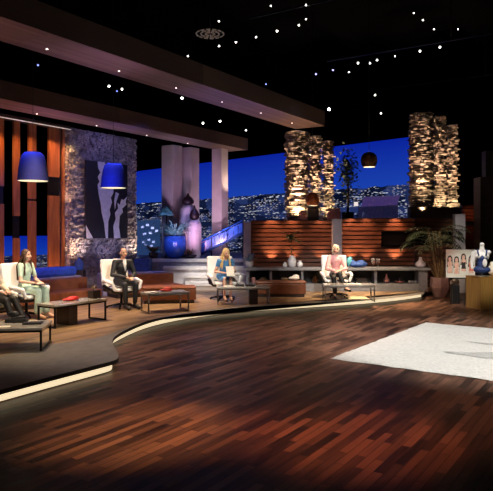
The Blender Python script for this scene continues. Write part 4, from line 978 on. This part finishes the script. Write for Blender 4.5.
b = newbm(); box(b, (0, 0, .06), (.2, .16, .1)); ell(b, (0, 0, .12), (.1, .08, .04)); tag(obj('white_bundle', b, 'ceramic_white', None, .03, loc=(X(457, 16.0), 16.15, Z(284, 16.15)-.02)), 'white bundle below the sketch poster', 'bundle')
b = newbm(); box(b, (0, 0, (Z(284, 16.15)-.02)/2), (.2, .18, Z(284, 16.15)-.022)); tag(obj('low_stool', b, 'black_plastic', None, .02, loc=(X(457, 16.0), 16.15, 0)), 'low black stool under the white bundle', 'stool')

# ------------------------------------------------------------------ lighting
for px, D, e_ in ((22, 12.5, 420), (119, 13.9, 460), (222, 15.5, 520), (336, 16.2, 640)):
    t = (X(px, D), D, 1.1); spot((X(px, D)*.5+1.6, 5.5, 7.3) if px > 200 else (1.2, 7.0, 4.7), t, e_*(7.0 if px > 200 else 3.4), (1, .93, .85), 14, .7, .15)
spot((.5, 6.0, 4.4), (-4.2, 10.6, .9), 700, (1, .9, .78), 26, .7, .15)
# platform warm wash
for p, t, e_ in (((-4.2, 12, 4.8), (-4.0, 12.5, 0), 220), ((-2, 14.5, 4.8), (-2, 14.8, 0), 240), ((.7, 16, 5), (.7, 16.2, 0), 420), ((3.4, 16.2, 5), (3.3, 16.6, 0), 420), ((-3.6, 10.0, 4.8), (-3.5, 10.0, 0), 130)):
    spot(p, t, e_*6.5, (1, .72, .44), 62, 1, .2)
# rug and pedestal
spot((4.2, 8.5, 7.5), (4.3, 10.1, 0), 3600, (1, .97, .93), 52, .5, .25)
spot((4, 9, 7), (X(478, 15), 15.2, 1.0), 3000, (1, .93, .84), 12, .6, .1)
spot((3.5, 12, 5), (X(444, 17), 17.3, .6), 420, (1, .5, .4), 12, .7, .1)
spot((X(460, 17), 16.6, 4.2), (X(460.5, 18.8), 18.8, 1.6), 130, (1, .95, .88), 30, .8, .1)
spot((4.5, 12, 5), (X(437, 17.7), 17.7, 1.5), 1500, (1, .78, .58), 17, .8, .1)
spot((-.5, 7.0, 6), (-2.6, 9.2, 0), 520, (1, .88, .74), 36, 1, .2)
spot((-2.0, 10.8, 3.8), (-4.5, 14.3, .6), 330, (1, .62, .34), 52, 1, .15)
spot((-.6, 12.5, 4.2), (-2.2, 16.2, .5), 260, (1, .62, .34), 44, 1, .15)
spot((.5, 12.0, 4.6), (1.0, 16.2, .4), 160, (1, .66, .4), 40, 1, .15)
spot((X(395, 15.5), 15.2, 1.9), (X(398, 17.8), 17.8, .5), 60, (1, .8, .66), 50, 1, .1)  # added fill light so items on the right lower shelf show
spot((X(285, 15.0), 14.6, 2.6), (X(285, 17.8), 17.8, .7), 40, (1, .85, .74), 50, 1, .1)  # added fill light for the left half of the counter
# floor washes
spot((-.9, 5.6, 6.5), (-1.15, 5.95, 0), 2300, (1, .54, .24), 22, 1, .15)
spot((-.1, 5.6, 6.5), (-.25, 5.9, 0), 500, (1, .38, .18), 18, 1, .15)
spot((.9, 5.8, 6.5), (.95, 5.75, 0), 1500, (1, .34, .16), 23, 1, .15)
spot((2.5, 6.5, 6.5), (2.4, 6.3, 0), 400, (1, .45, .28), 26, 1, .15)
spot((.8, 10, 7.5), (.8, 11.8, 0), 1500, (1, .74, .62), 46, 1, .25)
spot((-.5, 8, 7.5), (-.4, 8.6, 0), 700, (1, .72, .6), 44, 1, .25)
spot((3, 12, 7.5), (3.6, 14.6, 0), 1700, (1, .74, .56), 38, 1, .2)
spot((4.5, 4.5, 7), (4.5, 6.0, 0), 500, (1, .55, .38), 44, 1, .2)
# blue / purple on left stone wall, pillars, ledge
q = LP+U*((tA+tB)/2)
spot((q.x+2.2, q.y-1.6, 4.6), (q.x, q.y, 3.8), 75, (.26, .28, 1), 80, 1, .2)
for t, c_, e_ in ((tA+.12, (1, .62, .38), 150), (tA+.45, (1, .75, .75), 60), (tB-.12, (1, .72, .55), 130), (tB-.4, (1, .8, .8), 40)): p = LP+U*t+V*.30; qq = LP+U*t; spot((p.x, p.y, 1.0), (qq.x, qq.y, 2.3), e_*.9, c_, 76, 1, .04)
p = LP+U*(tA-.02)+V*.30; qq = LP+U*(tA-.05); spot((p.x, p.y, 4.75), (qq.x, qq.y, 3.3), 150, (1, .55, .2), 60, 1, .04); spot((p.x, p.y, 2.6), (qq.x, qq.y, 3.3), 24, (1, .58, .25), 80, 1, .04)
p = LP+U*((tA+tB)/2)+V*.9; spot((p.x, p.y, .95), (q.x, q.y, 2.2), 38, (.7, .6, 1), 100, 1, .1)
area((-4.2, 14.2, 3.4), (-4.9, 15.2, .8), 50, (.1, .16, 1), 2.5, .5)
spot((-2.2, 17.2, 4.6), (-2.6, 17.3, .7), 60, (.2, .22, 1), 70, 1, .1)
for px, D, e_, cl_ in ((170, 18.8, 60, (.5, .5, 1)), (192, 18.8, 90, (.95, .5, .8)), (220, 19.8, 170, (.95, .62, .85))):
    spot((X(px, D), D-1.2, 1.4), (X(px, D+1.6), D+1.6, 2.6), e_*2.5, cl_, 60, 1, .1)
spot((-1.0, 18.3, 4.8), (-1.0, 19.8, 1.1), 120, (.15, .22, 1), 70, 1, .1)
spot((-.8, 15, 6.5), (-1.2, 18.6, .7), 3200, (.95, .9, .9), 20, 1, .2)
spot((X(176, 18), 17.6, 4.5), (X(176, 19.7), 19.75, 1.5), 90, (.12, .3, 1), 36, .9, .1)
spot((X(300, 15), 14.5, 6), (X(340, 18), 17.9, .8), 420, (.8, .82, 1), 40, 1, .2)
# beams: purple and warm uplight
for e_, s_, c_, w_ in ((e1, -.9, (1, .62, .4), 34), (e1, -4.5, PURP, 26), (e1, -8.0, (.7, .42, .8), 26), (e1, -10.6, (1, .5, .45), 16), (e1, -2.7, (.7, .45, .9), 26),
                       (e2, -.7, (1, .7, .5), 26), (e2, -3.2, (.75, .6, 1), 26), (e2, -6, PURP, 26), (e2, -8.3, (.8, .45, .9), 24), (e2, -9.6, (1, .4, .35), 16)):
    p = Vector((e_.x, e_.y, 0))+U*s_-V*.45; spot((p.x+V.x*.3, p.y+V.y*.3, 3.2), (p.x, p.y, BZ), w_*3.0, c_, 95, 1, .1)
